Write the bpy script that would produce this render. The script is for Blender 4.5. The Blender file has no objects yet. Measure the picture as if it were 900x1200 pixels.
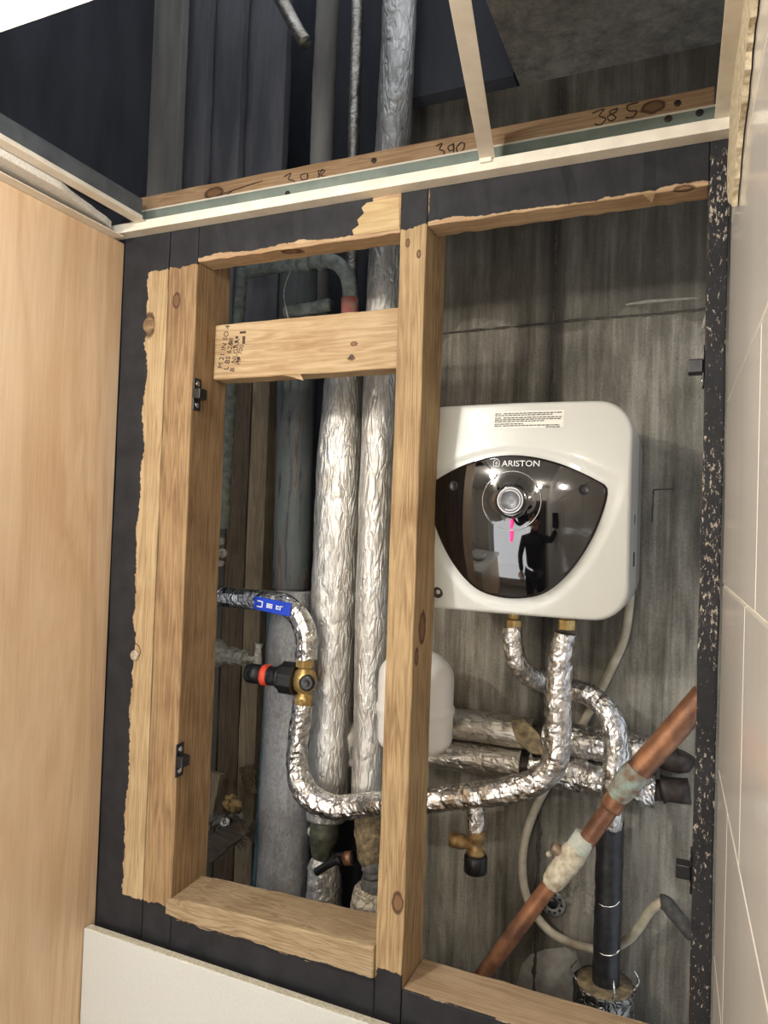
import bpy, bmesh, math, random
from mathutils import Vector, Matrix, noise
random.seed(7)
C = bpy.context.scene.collection
S = bpy.context.scene
PI = math.pi
H = 1.70                      # eye height

# ------------------------------------------------------------------ camera, world, lights, exposure
FPX, YAW, PIT, ROLL = 847.8, .41313, .02299, .03462
_cy, _sy, _cp, _sp, _cr, _sr = math.cos(YAW), math.sin(YAW), math.cos(PIT), math.sin(PIT), math.cos(ROLL), math.sin(ROLL)
_w = Vector((-_sy, _cy, 0)); _r = Vector((_cy, _sy, 0)); _d = Vector((0, 0, -1))
W3 = _w*_cp - _d*_sp; _d2 = _d*_cp + _w*_sp
R3 = _r*_cr - _d2*_sr; D3 = _d2*_cr + _r*_sr
cd = bpy.data.cameras.new('camera'); cam = bpy.data.objects.new('camera', cd); C.objects.link(cam)
cd.sensor_fit = 'VERTICAL'; cd.sensor_height = 32.0; cd.lens = FPX*32.0/1200; cd.clip_start = .02
M = Matrix((R3, -D3, -W3)).transposed().to_4x4(); M.translation = (0, 0, H); cam.matrix_world = M
S.camera = cam
w = bpy.data.worlds.new('world'); S.world = w; w.use_nodes = True
w.node_tree.nodes['Background'].inputs[0].default_value = (.84, .9, 1, 1)
w.node_tree.nodes['Background'].inputs[1].default_value = .8  # bluish glow added through the open shaft top to imitate haze
S.view_settings.view_transform = 'Standard'; S.view_settings.look = 'None'
S.view_settings.exposure = 0.42; S.view_settings.gamma = 1

LAMPS = [((-.69, .49, H+.545), 6.0, (1, .96, .90), .030), ((-1.0, -.34, H+.53), 35, (1, .96, .90), .045), ((-.16, -1.15, H+.53), 18, (1, .96, .90), .05)]  # first follows the cast shadows; the other two are unseen, added for fill
for p, e, c, r in LAMPS:
    l = bpy.data.lights.new('bulb_light', 'POINT'); l.energy = e; l.color = c; l.shadow_soft_size = r
    o = bpy.data.objects.new('bulb_light', l); o.location = p; C.objects.link(o)
l = bpy.data.lights.new('fill_light', 'AREA'); l.shape = 'RECTANGLE'; l.size = 1.1; l.size_y = 1.2; l.energy = 16; l.color = (.95, .97, 1)  # unseen soft area lamp added behind the camera for fill
o = bpy.data.objects.new('fill_light', l); C.objects.link(o); o.location = (-.85, -1.50, .85); o.rotation_euler = (math.radians(-90), 0, 0)
o.rotation_euler = Vector((0, 1, 0)).to_track_quat('-Z', 'Z').to_euler()

# ------------------------------------------------------------------ pixel + depth -> point in the room
def ray(x, y): return R3*((x-450)/FPX) + D3*((y-600)/FPX) + W3
def at(x, y, Y):
    v = ray(x, y); v = v*(Y/v.y); v.z += H; return v
def atX(x, y, X):
    v = ray(x, y); v = v*(X/v.x); v.z += H; return v
TW = -.0342                                             # tiled wall: X = .03 + TW*(Y-1.1)
def atT(x, y, off=0):
    v = ray(x, y); s = v.x/v.y; Yv = (.03-off-1.1*TW)/(s-TW); return at(x, y, Yv)

# ------------------------------------------------------------------ materials
def lin(c): return tuple(((x/255)/12.92 if x/255 <= .04045 else ((x/255+.055)/1.055)**2.4) for x in c) + (1,)
class NT:
    def __init__(s, name):
        s.m = bpy.data.materials.new(name); s.m.use_nodes = True; s.t = s.m.node_tree
        s.b = s.t.nodes['Principled BSDF']
    def n(s, typ, **kw):
        x = s.t.nodes.new(typ)
        for k, v in kw.items(): setattr(x, k, v)
        return x
    def l(s, a, b): s.t.links.new(a, b)
    def put(s, inp, v):
        if hasattr(v, 'is_output') or isinstance(v, bpy.types.NodeSocket): s.l(v, inp)
        else: inp.default_value = v
    def math(s, op, a, b=0, c=None, clamp=False):
        x = s.n('ShaderNodeMath', operation=op); x.use_clamp = clamp
        s.put(x.inputs[0], a); s.put(x.inputs[1], b)
        if c is not None: s.put(x.inputs[2], c)
        return x.outputs[0]
    def pos(s, scale=(1, 1, 1)):
        g = s.n('ShaderNodeNewGeometry'); mp = s.n('ShaderNodeMapping'); mp.inputs['Scale'].default_value = scale
        s.l(g.outputs['Position'], mp.inputs[0]); return mp.outputs[0]
    def noise(s, vec, scale, detail=4, rough=.55, dist=0):
        x = s.n('ShaderNodeTexNoise'); x.inputs['Scale'].default_value = scale; x.inputs['Detail'].default_value = detail
        x.inputs['Roughness'].default_value = rough; x.inputs['Distortion'].default_value = dist
        s.l(vec, x.inputs['Vector']); return x.outputs['Fac']
    def ramp(s, fac, stops):
        x = s.n('ShaderNodeValToRGB'); e = x.color_ramp.elements
        while len(e) < len(stops): e.new(.5)
        for i, (p, c) in enumerate(stops):
            e[i].position = p; e[i].color = c if len(c) == 4 else lin(c)
        s.l(fac, x.inputs[0]); return x.outputs[0]
    def mix(s, f, a, b):
        x = s.n('ShaderNodeMix', data_type='RGBA'); s.put(x.inputs[0], f); s.put(x.inputs[6], a); s.put(x.inputs[7], b); return x.outputs[2]
    def bump(s, h, strength=.3, dist=.002, prev=None):
        x = s.n('ShaderNodeBump'); x.inputs['Strength'].default_value = strength; x.inputs['Distance'].default_value = dist
        s.l(h, x.inputs['Height'])
        if prev is not None: s.l(prev, x.inputs['Normal'])
        return x.outputs[0]
    def step(s, v, e0, e1):
        x = s.n('ShaderNodeMapRange'); x.interpolation_type = 'SMOOTHSTEP'
        s.put(x.inputs[0], v); x.inputs[1].default_value = e0; x.inputs[2].default_value = e1; return x.outputs[0]
    def done(s, color=None, rough=None, metal=None, normal=None, spec=None):
        if color is not None: s.put(s.b.inputs['Base Color'], color)
        if rough is not None: s.put(s.b.inputs['Roughness'], rough)
        if metal is not None: s.put(s.b.inputs['Metallic'], metal)
        if normal is not None: s.l(normal, s.b.inputs['Normal'])
        if spec is not None: s.b.inputs['Specular IOR Level'].default_value = spec
        return s.m
def plain(name, c, rough=.5, metal=0, c2=None, scale=60, bump=.15, bd=.001, stretch=(1, 1, 1), coat=0):
    t = NT(name); v = t.pos(stretch); f = t.noise(v, scale, 5)
    col = t.ramp(f, [(.35, c), (.65, c2 or c)])
    if coat: t.b.inputs['Coat Weight'].default_value = coat
    return t.done(col, rough, metal, t.bump(f, bump, bd) if bump else None)
def emit(name, c, st):
    t = NT(name); t.b.inputs['Emission Color'].default_value = lin(c); t.b.inputs['Emission Strength'].default_value = st
    return t.done(lin(c), .5)
BLACK = (38, 38, 45)
def wood(name, axis, light, dark, paints=(), knots=(), chips=.0, edge=.006, ring=1.0, rough=.75):
    """sawn pine; axis = grain direction; paints = world boxes (x0,x1,y0,y1,z0,z1) coated black, ragged edges; knots = (point, radius)"""
    t = NT(name); dg = lambda c: tuple(.80*v+.20*sum(c)/3 for v in c); light, dark = [tuple(.86*v for v in dg(c)) for c in (light, dark)]
    st = {'x': (.055, 1, 1), 'y': (1, .055, 1), 'z': (1, 1, .055)}[axis]
    p = t.pos(); sp = t.n('ShaderNodeMapping'); sp.inputs['Scale'].default_value = st; t.l(p, sp.inputs[0]); sv = sp.outputs[0]
    big = t.noise(sv, 38, 3, .5, .6); fine = t.noise(sv, 420, 3, .6); blot = t.noise(p, 9, 3)
    rg = t.math('FRACT', t.math('MULTIPLY', big, 9*ring)); rg = t.math('ABSOLUTE', t.math('SUBTRACT', rg, .5))
    f = t.math('ADD', t.math('MULTIPLY', rg, .75), t.math('MULTIPLY', fine, .6))
    f = t.math('ADD', f, t.math('MULTIPLY', t.math('SUBTRACT', blot, .5), .7))
    col = t.ramp(f, [(.15, dark), (.75, light)])
    h = t.math('ADD', t.math('MULTIPLY', fine, .7), t.math('MULTIPLY', rg, .3))
    for (kp, kr) in knots:
        d = t.n('ShaderNodeVectorMath', operation='SUBTRACT'); t.l(p, d.inputs[0]); d.inputs[1].default_value = kp
        m2 = t.n('ShaderNodeVectorMath', operation='MULTIPLY'); t.l(d.outputs[0], m2.inputs[0])
        m2.inputs[1].default_value = {'x': (.55, 1, 1), 'y': (1, .55, 1), 'z': (1, 1, .55)}[axis]
        ln = t.n('ShaderNodeVectorMath', operation='LENGTH'); t.l(m2.outputs[0], ln.inputs[0])
        q = t.math('ADD', t.math('DIVIDE', ln.outputs['Value'], kr), t.math('MULTIPLY', t.math('SUBTRACT', t.noise(p, 90, 2), .5), .5))
        k = t.math('SUBTRACT', 1, t.step(q, .75, 1.1)); rim = t.math('SUBTRACT', 1, t.step(t.math('ABSOLUTE', t.math('SUBTRACT', q, .85)), .05, .3))
        col = t.mix(t.math('MULTIPLY', k, .75), col, lin((104, 72, 48))); col = t.mix(t.math('MULTIPLY', rim, .75), col, lin((62, 40, 28)))
    rr = rough
    if paints:
        nz = t.n('ShaderNodeTexNoise'); nz.inputs['Scale'].default_value = 120; nz.inputs['Detail'].default_value = 3; t.l(p, nz.inputs['Vector'])
        dd = t.n('ShaderNodeVectorMath', operation='SUBTRACT'); t.l(nz.outputs['Color'], dd.inputs[0]); dd.inputs[1].default_value = (.5, .5, .5)
        nz2 = t.n('ShaderNodeTexNoise'); nz2.inputs['Scale'].default_value = 14; t.l(p, nz2.inputs['Vector'])
        d2 = t.n('ShaderNodeVectorMath', operation='SUBTRACT'); t.l(nz2.outputs['Color'], d2.inputs[0]); d2.inputs[1].default_value = (.5, .5, .5)
        a = t.n('ShaderNodeVectorMath', operation='MULTIPLY_ADD'); t.l(dd.outputs[0], a.inputs[0]); a.inputs[1].default_value = (edge*1.2, 0, edge*1.2); t.l(p, a.inputs[2])
        a2 = t.n('ShaderNodeVectorMath', operation='MULTIPLY_ADD'); t.l(d2.outputs[0], a2.inputs[0]); a2.inputs[1].default_value = (edge*4, 0, edge*4); t.l(a.outputs[0], a2.inputs[2])
        sx = t.n('ShaderNodeSeparateXYZ'); t.l(a2.outputs[0], sx.inputs[0]); mask = None
        for bx in paints:
            m = None
            for i in range(3):
                lo, hi = bx[2*i], bx[2*i+1]; e = .0008
                q = t.math('MULTIPLY', t.step(sx.outputs[i], lo-e, lo+e), t.math('SUBTRACT', 1, t.step(sx.outputs[i], hi-e, hi+e)))
                m = q if m is None else t.math('MULTIPLY', m, q)
            mask = m if mask is None else t.math('MAXIMUM', mask, m)
        if chips:
            cs = {'x': (.4, 1, 1), 'z': (1, 1, .4)}[axis]
            cm = t.n('ShaderNodeMapping'); cm.inputs['Scale'].default_value = cs; t.l(p, cm.inputs[0])
            c1 = t.noise(cm.outputs[0], 210, 7, .75); c0 = t.noise(p, 7, 2)
            cc = t.math('ADD', c1, t.math('MULTIPLY', t.math('SUBTRACT', c0, .5), .22))
            ch = t.step(cc, .68-chips, .72-chips)
            mask = t.math('MULTIPLY', mask, t.math('SUBTRACT', 1, ch))
            col = t.mix(t.math('MULTIPLY', ch, .8), col, lin((192, 186, 174)))
        pc = t.ramp(t.noise(p, 35, 5), [(.3, (27, 28, 31)), (.7, (42, 42, 46))])
        col = t.mix(mask, col, pc); rr = t.math('MULTIPLY_ADD', mask, -.15, .75)
        h = t.math('ADD', t.math('MULTIPLY', h, t.math('SUBTRACT', 1.0, t.math('MULTIPLY', mask, .7))), t.math('MULTIPLY', mask, .9))
    return t.done(col, rr, 0, t.bump(h, .45, .0012), .3)
def foil(name, c1=(232, 228, 222), c2=(150, 146, 140), rough=.24, stretch=(1, 1, 1), scale=70, bump=.8, woven=0, metal=1.0, dirt=(150, 132, 104), da=.25, vor=.5):
    t = NT(name); p = t.pos(); v = t.pos(stretch)
    vo = t.n('ShaderNodeTexVoronoi'); vo.feature = 'DISTANCE_TO_EDGE'; vo.inputs['Scale'].default_value = scale
    mp = t.n('ShaderNodeMix', data_type='VECTOR'); mp.inputs[0].default_value = .06
    nzz = t.n('ShaderNodeTexNoise'); nzz.inputs['Scale'].default_value = 30; t.l(v, nzz.inputs['Vector'])
    t.l(v, mp.inputs[4]); t.l(nzz.outputs['Color'], mp.inputs[5]); t.l(mp.outputs[1], vo.inputs['Vector'])
    n1 = t.noise(v, scale*1.3, 6, .62, .8)
    cr = t.step(vo.outputs['Distance'], 0, .22)
    h = t.math('ADD', t.math('MULTIPLY', cr, vor), n1)
    nb = t.bump(h, bump, .0035)
    if woven:
        wv = t.n('ShaderNodeTexWave'); wv.bands_direction = 'Z'; wv.inputs['Scale'].default_value = 90; wv.inputs['Distortion'].default_value = .6; t.l(p, wv.inputs['Vector'])
        wx = t.n('ShaderNodeTexWave'); wx.bands_direction = 'X'; wx.inputs['Scale'].default_value = 90; wx.inputs['Distortion'].default_value = .6; t.l(p, wx.inputs['Vector'])
        nb = t.bump(t.math('MAXIMUM', wv.outputs['Fac'], wx.outputs['Fac']), woven, .0008, nb)
    g = t.noise(p, 17, 5)
    col = t.ramp(t.math('ADD', t.math('MULTIPLY', n1, .95-vor*.7), t.math('MULTIPLY', cr, vor*.7)), [(.2, c2), (.6, c1)])
    col = t.mix(t.math('MULTIPLY', t.step(g, .48, .7), da), col, lin(dirt))
    rg = t.math('ADD', rough, t.math('MULTIPLY', t.step(g, .4, .7), .18))
    return t.done(col, rg, metal, nb)

M_ = {}
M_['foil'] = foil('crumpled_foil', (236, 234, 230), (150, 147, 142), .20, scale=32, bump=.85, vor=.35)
M_['foil_riser'] = foil('foil_lagging', (226, 223, 216), (168, 165, 158), .34, (1, 1, .30), 60, 1.0, .3, .88, vor=.22)
M_['foil_grey'] = foil('grey_lagging', (184, 184, 184), (128, 128, 130), .5, (1, 1, .5), 120, .7, .1, .35, vor=.1)
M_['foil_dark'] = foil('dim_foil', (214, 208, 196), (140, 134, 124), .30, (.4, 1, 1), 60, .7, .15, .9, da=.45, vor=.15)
M_['black_lag'] = plain('black_lagging', (26, 26, 28), .45, 0, (42, 42, 45), 80, .6, .002)
M_['black_plastic'] = plain('black_plastic', (20, 20, 22), .35, 0, (32, 32, 34), 120, .05)
M_['dark_metal'] = plain('dark_metal', (50, 44, 42), .5, .5, (74, 64, 60), 60, .3)
M_['brass'] = plain('brass', (206, 178, 118), .38, .7, (172, 142, 86), 90, .15)
M_['brass_old'] = plain('old_brass', (176, 148, 104), .5, .6, (130, 106, 72), 90, .3)
M_['chrome'] = plain('chrome', (215, 215, 215), .2, 1, (190, 190, 190), 90, .02)
M_['white_plastic'] = plain('white_plastic', (228, 226, 220), .35, 0, (224, 222, 215), 20, .02)
M_['painted_white'] = plain('old_white_paint', (196, 196, 188), .6, 0, (136, 138, 130), 130, .4, .0015)
M_['cream_metal'] = plain('cream_rail_paint', (232, 224, 208), .45, 0, (218, 208, 190), 25, .04)
M_['green_metal'] = plain('galvanised_green', (150, 160, 148), .45, .35, (130, 142, 130), 25, .05)
M_['tile_board'] = plain('ceiling_board', (226, 222, 214), .85, 0, (206, 200, 190), 300, .3)
M_['plaster'] = plain('rough_plaster', (222, 208, 178), .9, 0, (168, 152, 120), 120, .8, .003)
M_['tan_cloth'] = plain('jute_lagging', (146, 128, 96), .9, 0, (92, 82, 62), 90, .8, .003)
M_['olive'] = plain('olive_fitting', (92, 92, 74), .55, .3, (60, 60, 50), 70, .5)
M_['copper'] = plain('tarnished_copper', (168, 118, 84), .45, .5, (108, 76, 60), 26, .2, .001, (1, 1, 1))
M_['verdigris'] = plain('verdigris', (150, 166, 156), .85, 0, (122, 96, 74), 60, .6, .002)
M_['cream_valve'] = plain('limescale_valve', (214, 206, 186), .75, 0, (160, 148, 122), 70, .6, .002)
M_['cable'] = plain('beige_hose', (186, 178, 156), .5, 0, (160, 150, 128), 40, .1)
M_['grey_sleeve'] = plain('grey_foam', (78, 76, 74), .8, 0, (54, 52, 50), 90, .5)
M_['blue'] = plain('blue_vinyl', (28, 62, 178), .35, 0, (34, 70, 192), 20, .02)
M_['red'] = plain('orange_red_ring', (226, 78, 52), .5, 0, (214, 70, 46), 20, .02)
M_['ink'] = plain('ink', (44, 32, 30), .8, 0, (84, 62, 48), 300, 0)
M_['white_print'] = plain('white_print', (235, 235, 240), .5, 0, (225, 225, 230), 20, 0)
M_['grey_print'] = plain('grey_print', (84, 82, 78), .6, 0, (60, 60, 60), 500, 0)
M_['paper'] = plain('label_paper', (222, 220, 210), .6, 0, (226, 224, 214), 20, 0)
M_['boiler'] = plain('boiler_shell', (200, 201, 194), .3, 0, (202, 203, 196), 8, .0, coat=.4)
M_['boiler_side_shaded'] = plain('rear_shell_shaded', (122, 118, 110), .35, 0, (128, 124, 116), 8, .0)  # whitish shell; the shadow at the rear is put into this darker colour
M_['visor'] = plain('smoked_visor', (9, 9, 12), .03, 0, (11, 11, 14), 8, 0); M_['visor'].node_tree.nodes['Principled BSDF'].inputs['IOR'].default_value = 1.75
M_['knob_silver'] = plain('knob_silver', (110, 112, 116), .4, .6, (90, 92, 96), 200, .1)
M_['pink'] = emit('pink_led', (255, 40, 100), 1.6)
M_['skin'] = plain('skin', (196, 150, 124), .6, 0, (184, 136, 112), 30, .1)
M_['black_cloth'] = plain('black_cloth', (20, 20, 24), .9, 0, (30, 30, 34), 200, .4)
M_['trousers'] = plain('dark_trousers', (34, 36, 44), .9, 0, (26, 28, 34), 200, .4)
M_['white_board'] = plain('white_melamine', (206, 207, 202), .5, 0, (200, 201, 196), 200, .06)
M_['chip'] = plain('chipboard_edge', (212, 208, 190), .8, 0, (176, 170, 150), 260, .4)
M_['glass_mirror'] = plain('mirror', (220, 225, 225), .02, 1, (220, 225, 225), 5, 0)
M_['lamp'] = emit('lamp_glass', (255, 236, 208), 4)
M_['dark_boards'] = plain('dark_grey_boards', (92, 93, 98), .9, 0, (120, 119, 122), 20, .5, .002, (1, 1, .15))  # darker grey than the other upright boards
M_['grey_boards'] = plain('dusty_boards', (150, 146, 138), .9, 0, (122, 119, 115), 20, .5, .002, (1, 1, .15))
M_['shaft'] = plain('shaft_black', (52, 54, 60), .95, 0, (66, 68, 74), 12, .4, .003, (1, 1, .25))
M_['fluff'] = plain('insulation_fluff', (206, 172, 116), .95, 0, (132, 112, 88), 90, .9, .004)
M_['rag'] = plain('grey_rag', (176, 170, 158), .9, 0, (134, 128, 118), 90, .8, .003)

# concrete: board-marked, vertical streaks, damp patches
def concrete(name, c1, c2, c3, vs=.12, seamz=None):
    t = NT(name); p = t.pos(); v = t.pos((1, 1, vs)); v2 = t.pos((1, 1, .03))
    a = t.noise(v, 26, 8, .65, .3); b = t.noise(p, 3.2, 5, .6); g = t.noise(p, 210, 4, .7); s = t.noise(v2, 90, 4, .6)
    f = t.math('ADD', t.math('MULTIPLY', a, .55), t.math('MULTIPLY', b, .45))
    f = t.math('ADD', f, t.math('MULTIPLY', t.math('SUBTRACT', s, .5), .25)); f = t.math('ADD', f, t.math('MULTIPLY', t.math('SUBTRACT', g, .5), .18))
    col = t.ramp(f, [(.37, c1), (.5, c2), (.63, c3)])
    if seamz:
        sx = t.n('ShaderNodeSeparateXYZ'); t.l(p, sx.inputs[0]); zz = t.math('ADD', sx.outputs[2], t.math('MULTIPLY', t.math('SUBTRACT', b, .5), .5))
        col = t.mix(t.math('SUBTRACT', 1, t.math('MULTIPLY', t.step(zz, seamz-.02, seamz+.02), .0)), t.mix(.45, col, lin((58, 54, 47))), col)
        col = t.mix(t.math('MULTIPLY', t.step(zz, seamz-.012, seamz+.012), .55), col, lin((62, 58, 51)))  # weaker light above the seam put into the colour as a darker tone
    if seamz:
        dxs = t.math('ABSOLUTE', t.math('ADD', sx.outputs[0], t.math('ADD', .288, t.math('MULTIPLY', t.math('SUBTRACT', a, .5), .05))))
        col = t.mix(t.math('MULTIPLY', t.math('SUBTRACT', 1, t.step(dxs, .008, .032)), .5), col, lin((48, 45, 39)))
    pit = t.step(t.noise(p, 130, 2, .4), .73, .78); col = t.mix(t.math('MULTIPLY', pit, .6), col, lin((40, 37, 32)))
    h = t.math('ADD', t.math('ADD', t.math('MULTIPLY', a, .5), t.math('MULTIPLY', s, .5)), t.math('MULTIPLY', g, .4))
    return t.done(col, .88, 0, t.bump(h, .6, .003), .25)
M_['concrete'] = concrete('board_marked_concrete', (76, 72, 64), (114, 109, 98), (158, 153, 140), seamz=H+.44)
M_['soffit'] = concrete('concrete_soffit', (92, 89, 82), (116, 112, 103), (140, 135, 125), 1)
M_['seam'] = plain('concrete_seam', (52, 49, 43), .9, 0, (76, 72, 63), 90, .8, .003)

# laminate wood panel
t = NT('beech_laminate'); p = t.pos((1, 1, .10)); q = t.pos((1, 1, .035))
a = t.noise(p, 7, 5, .55, 1.2); b = t.noise(q, 260, 3, .6); c0 = t.noise(t.pos(), 2.2, 3)
rg = t.math('ABSOLUTE', t.math('SUBTRACT', t.math('FRACT', t.math('MULTIPLY', a, 5)), .5))
f = t.math('ADD', t.math('ADD', t.math('MULTIPLY', rg, .45), t.math('MULTIPLY', b, .35)), t.math('MULTIPLY', c0, .5))
M_['laminate'] = t.done(t.ramp(f, [(.3, (204, 168, 130)), (.52, (220, 190, 155)), (.75, (232, 206, 174))]), .38, 0, t.bump(b, .06, .0005), .4)
# glazed tile
t = NT('glazed_tile'); a = t.noise(t.pos((1, 1, .2)), 6, 4); b = t.noise(t.pos((1, .3, 1)), 30, 2)
M_['tile'] = t.done(t.ramp(a, [(.3, (222, 216, 206)), (.7, (232, 227, 218))]), .14, 0, t.bump(b, .03, .001), .5)
M_['grout'] = plain('grout', (226, 220, 204), .9, 0, (214, 208, 190), 200, .3)
M_['room_paint'] = plain('room_paint', (206, 200, 190), .8, 0, (202, 196, 186), 20, .05)
M_['dark_door'] = plain('dark_door', (70, 60, 54), .4, 0, (60, 50, 46), 20, .05, .001, (1, 1, .1))
M_['floor'] = plain('floor_vinyl', (120, 112, 104), .4, 0, (132, 124, 116), 12, .05)

# ------------------------------------------------------------------ mesh building
class MB:
    def __init__(s): s.v = []; s.f = []
    def add(s, vs, fs):
        o = len(s.v); s.v += [Vector(x) for x in vs]; s.f += [tuple(i+o for i in f) for f in fs]; return s
    def box(s, x0, x1, y0, y1, z0, z1, n=1, ax='z', jit=0.0):
        lo = (x0, y0, z0); hi = (x1, y1, z1); k = 'xyz'.index(ax); a, b = [i for i in range(3) if i != k]
        vs = []
        for i in range(n+1):
            u = lo[k] + (hi[k]-lo[k])*i/n
            for (p, q) in ((lo[a], lo[b]), (hi[a], lo[b]), (hi[a], hi[b]), (lo[a], hi[b])):
                c = [0, 0, 0]; c[k] = u; c[a] = p; c[b] = q
                if jit and 0 < i < n: c[a] += random.uniform(-jit, jit); c[b] += random.uniform(-jit, jit)
                vs.append(c)
        fs = [(3, 2, 1, 0), tuple(4*n+j for j in range(4))]
        for i in range(n):
            for j in range(4): fs.append((4*i+j, 4*i+(j+1) % 4, 4*i+4+(j+1) % 4, 4*i+4+j))
        return s.add(vs, fs)
    def obox(s, c, X, Y, Z, hx, hy, hz):
        c, X, Y, Z = map(Vector, (c, X, Y, Z)); X = X.normalized(); Y = Y.normalized(); Z = Z.normalized()
        vs = [c+X*hx*a+Y*hy*b+Z*hz*d for d in (-1, 1) for (a, b) in ((-1, -1), (1, -1), (1, 1), (-1, 1))]
        return s.add(vs, [(3, 2, 1, 0), (4, 5, 6, 7), (0, 1, 5, 4), (1, 2, 6, 5), (2, 3, 7, 6), (3, 0, 4, 7)])
    def tube(s, pts, rad, seg=20, step=.006, amp=0, fr=70, seed=0, smooth=True, caps=True, long=1.0):
        P = [Vector(p) for p in pts]; Rr = rad if isinstance(rad, (list, tuple)) else [rad]*len(P)
        Q = []; q = []
        for i in range(len(P)-1):
            p0 = P[max(i-1, 0)]; p1 = P[i]; p2 = P[i+1]; p3 = P[min(i+2, len(P)-1)]
            n = max(1, int((p2-p1).length/step))
            for j in range(n):
                u = j/n
                c = .5*((2*p1)+(p2-p0)*u+(2*p0-5*p1+4*p2-p3)*u*u+(-p0+3*p1-3*p2+p3)*u**3) if smooth else p1.lerp(p2, u)
                Q.append(c); q.append(Rr[i]*(1-u)+Rr[i+1]*u)
        Q.append(P[-1]); q.append(Rr[-1])
        T = [(Q[min(i+1, len(Q)-1)]-Q[max(i-1, 0)]).normalized() for i in range(len(Q))]
        N = T[0].orthogonal().normalized(); vs = []
        for i, c in enumerate(Q):
            N = (N - T[i]*N.dot(T[i])).normalized(); B = T[i].cross(N)
            for j in range(seg):
                a = 2*PI*j/seg; d = N*math.cos(a)+B*math.sin(a); r = q[i]
                if amp:
                    pp = c + d*r + Vector((seed, seed*1.7, 0)); pp = Vector((pp.x*fr, pp.y*fr, pp.z*fr*long))
                    r += amp*(noise.noise(pp) + .6*(1-2*abs(noise.noise(pp*2.1))) - .3)
                vs.append(c+d*r)
        fs = [(i*seg+j, i*seg+(j+1) % seg, (i+1)*seg+(j+1) % seg, (i+1)*seg+j) for i in range(len(Q)-1) for j in range(seg)]
        if caps: fs += [tuple(reversed(range(seg))), tuple((len(Q)-1)*seg+j for j in range(seg))]
        return s.add(vs, fs)
    def lathe(s, o, axis, prof, seg=32, facets=None):
        o = Vector(o); A = Vector(axis).normalized(); N = A.orthogonal().normalized()
        if abs(A.z) < .5: N = (Vector((0, 0, 1)) - A*A.z).normalized()
        B = A.cross(N); seg = facets or seg
        vs = [o+A*h+(N*math.cos(2*PI*j/seg)+B*math.sin(2*PI*j/seg))*max(r, 1e-5) for (r, h) in prof for j in range(seg)]
        fs = [(i*seg+j, i*seg+(j+1) % seg, (i+1)*seg+(j+1) % seg, (i+1)*seg+j) for i in range(len(prof)-1) for j in range(seg)]
        fs += [tuple(reversed(range(seg))), tuple((len(prof)-1)*seg+j for j in range(seg))]
        return s.add(vs, fs)
    def prism(s, poly, vec):
        n = len(poly); vec = Vector(vec); a = [Vector(p) for p in poly]
        return s.add(a+[p+vec for p in a], [tuple(range(n)), tuple(reversed(range(n, 2*n)))] + [(i, n+i, n+(i+1) % n, (i+1) % n) for i in range(n)])
    def build(s, name, mat, parent=None, smooth=False, bevel=0, seg=2):
        me = bpy.data.meshes.new(name); off = Vector(parent_world(parent)) if parent else Vector((0, 0, 0))
        if parent is None:
            xs = [v.x for v in s.v]; ys = [v.y for v in s.v]; zs = [v.z for v in s.v]
            off = Vector(((min(xs)+max(xs))/2, (min(ys)+max(ys))/2, min(zs)))
        me.from_pydata([tuple(v-off) for v in s.v], [], s.f)
        bm = bmesh.new(); bm.from_mesh(me); bmesh.ops.recalc_face_normals(bm, faces=bm.faces); bm.to_mesh(me); bm.free()
        me.materials.append(mat); me.polygons.foreach_set('use_smooth', [smooth]*len(me.polygons))
        o = bpy.data.objects.new(name, me); C.objects.link(o)
        if parent: o.parent = parent
        else: o.location = off
        if bevel:
            b = o.modifiers.new('bevel', 'BEVEL'); b.width = bevel; b.segments = seg; b.limit_method = 'ANGLE'; b.angle_limit = .6
        return o
def parent_world(p):
    v = Vector((0, 0, 0))
    while p: v += p.location; p = p.parent
    return v
def tag(o, label=None, cat=None, group=None, kind=None):
    for k, x in (('label', label), ('category', cat), ('group', group), ('kind', kind)):
        if x: o[k] = x
    return o
def thing(name, label, cat, loc, group=None):
    o = bpy.data.objects.new(name, None); o.empty_display_size = .05; C.objects.link(o); o.location = loc
    return tag(o, label, cat, group)
def rough_edges(o, st=.6, w=.003):
    pass
def textmesh(name, txt, size, fn, mat, parent, ext=.0004, align='LEFT', shear=0):
    cu = bpy.data.curves.new(name, 'FONT'); cu.body = txt; cu.size = size; cu.extrude = 0; cu.align_x = align; cu.resolution_u = 3
    tmp = bpy.data.objects.new('tmp', cu); C.objects.link(tmp); bpy.context.view_layer.update()
    me = bpy.data.meshes.new_from_object(tmp.evaluated_get(bpy.context.evaluated_depsgraph_get())); bpy.data.objects.remove(tmp)
    off = parent_world(parent)
    for v in me.vertices: v.co = fn(v.co.x, v.co.y) - off
    me.materials.clear(); me.materials.append(mat); me.name = name
    o = bpy.data.objects.new(name, me); C.objects.link(o); o.parent = parent
    so = o.modifiers.new('thick', 'SOLIDIFY'); so.thickness = ext; so.offset = 0
    return o
def stroke(name, strokes, Y, r, mat, parent):
    m = MB()
    for st in strokes: m.tube([at(x, y, Y) for x, y in st], r, 6, .003)
    return m.build(name, mat, parent, True)

# ------------------------------------------------------------------ the setting
tag(MB().box(-2.2, .5, -1.7, 2.2, -.05, 0).build('floor', M_['floor']), kind='structure')
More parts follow.
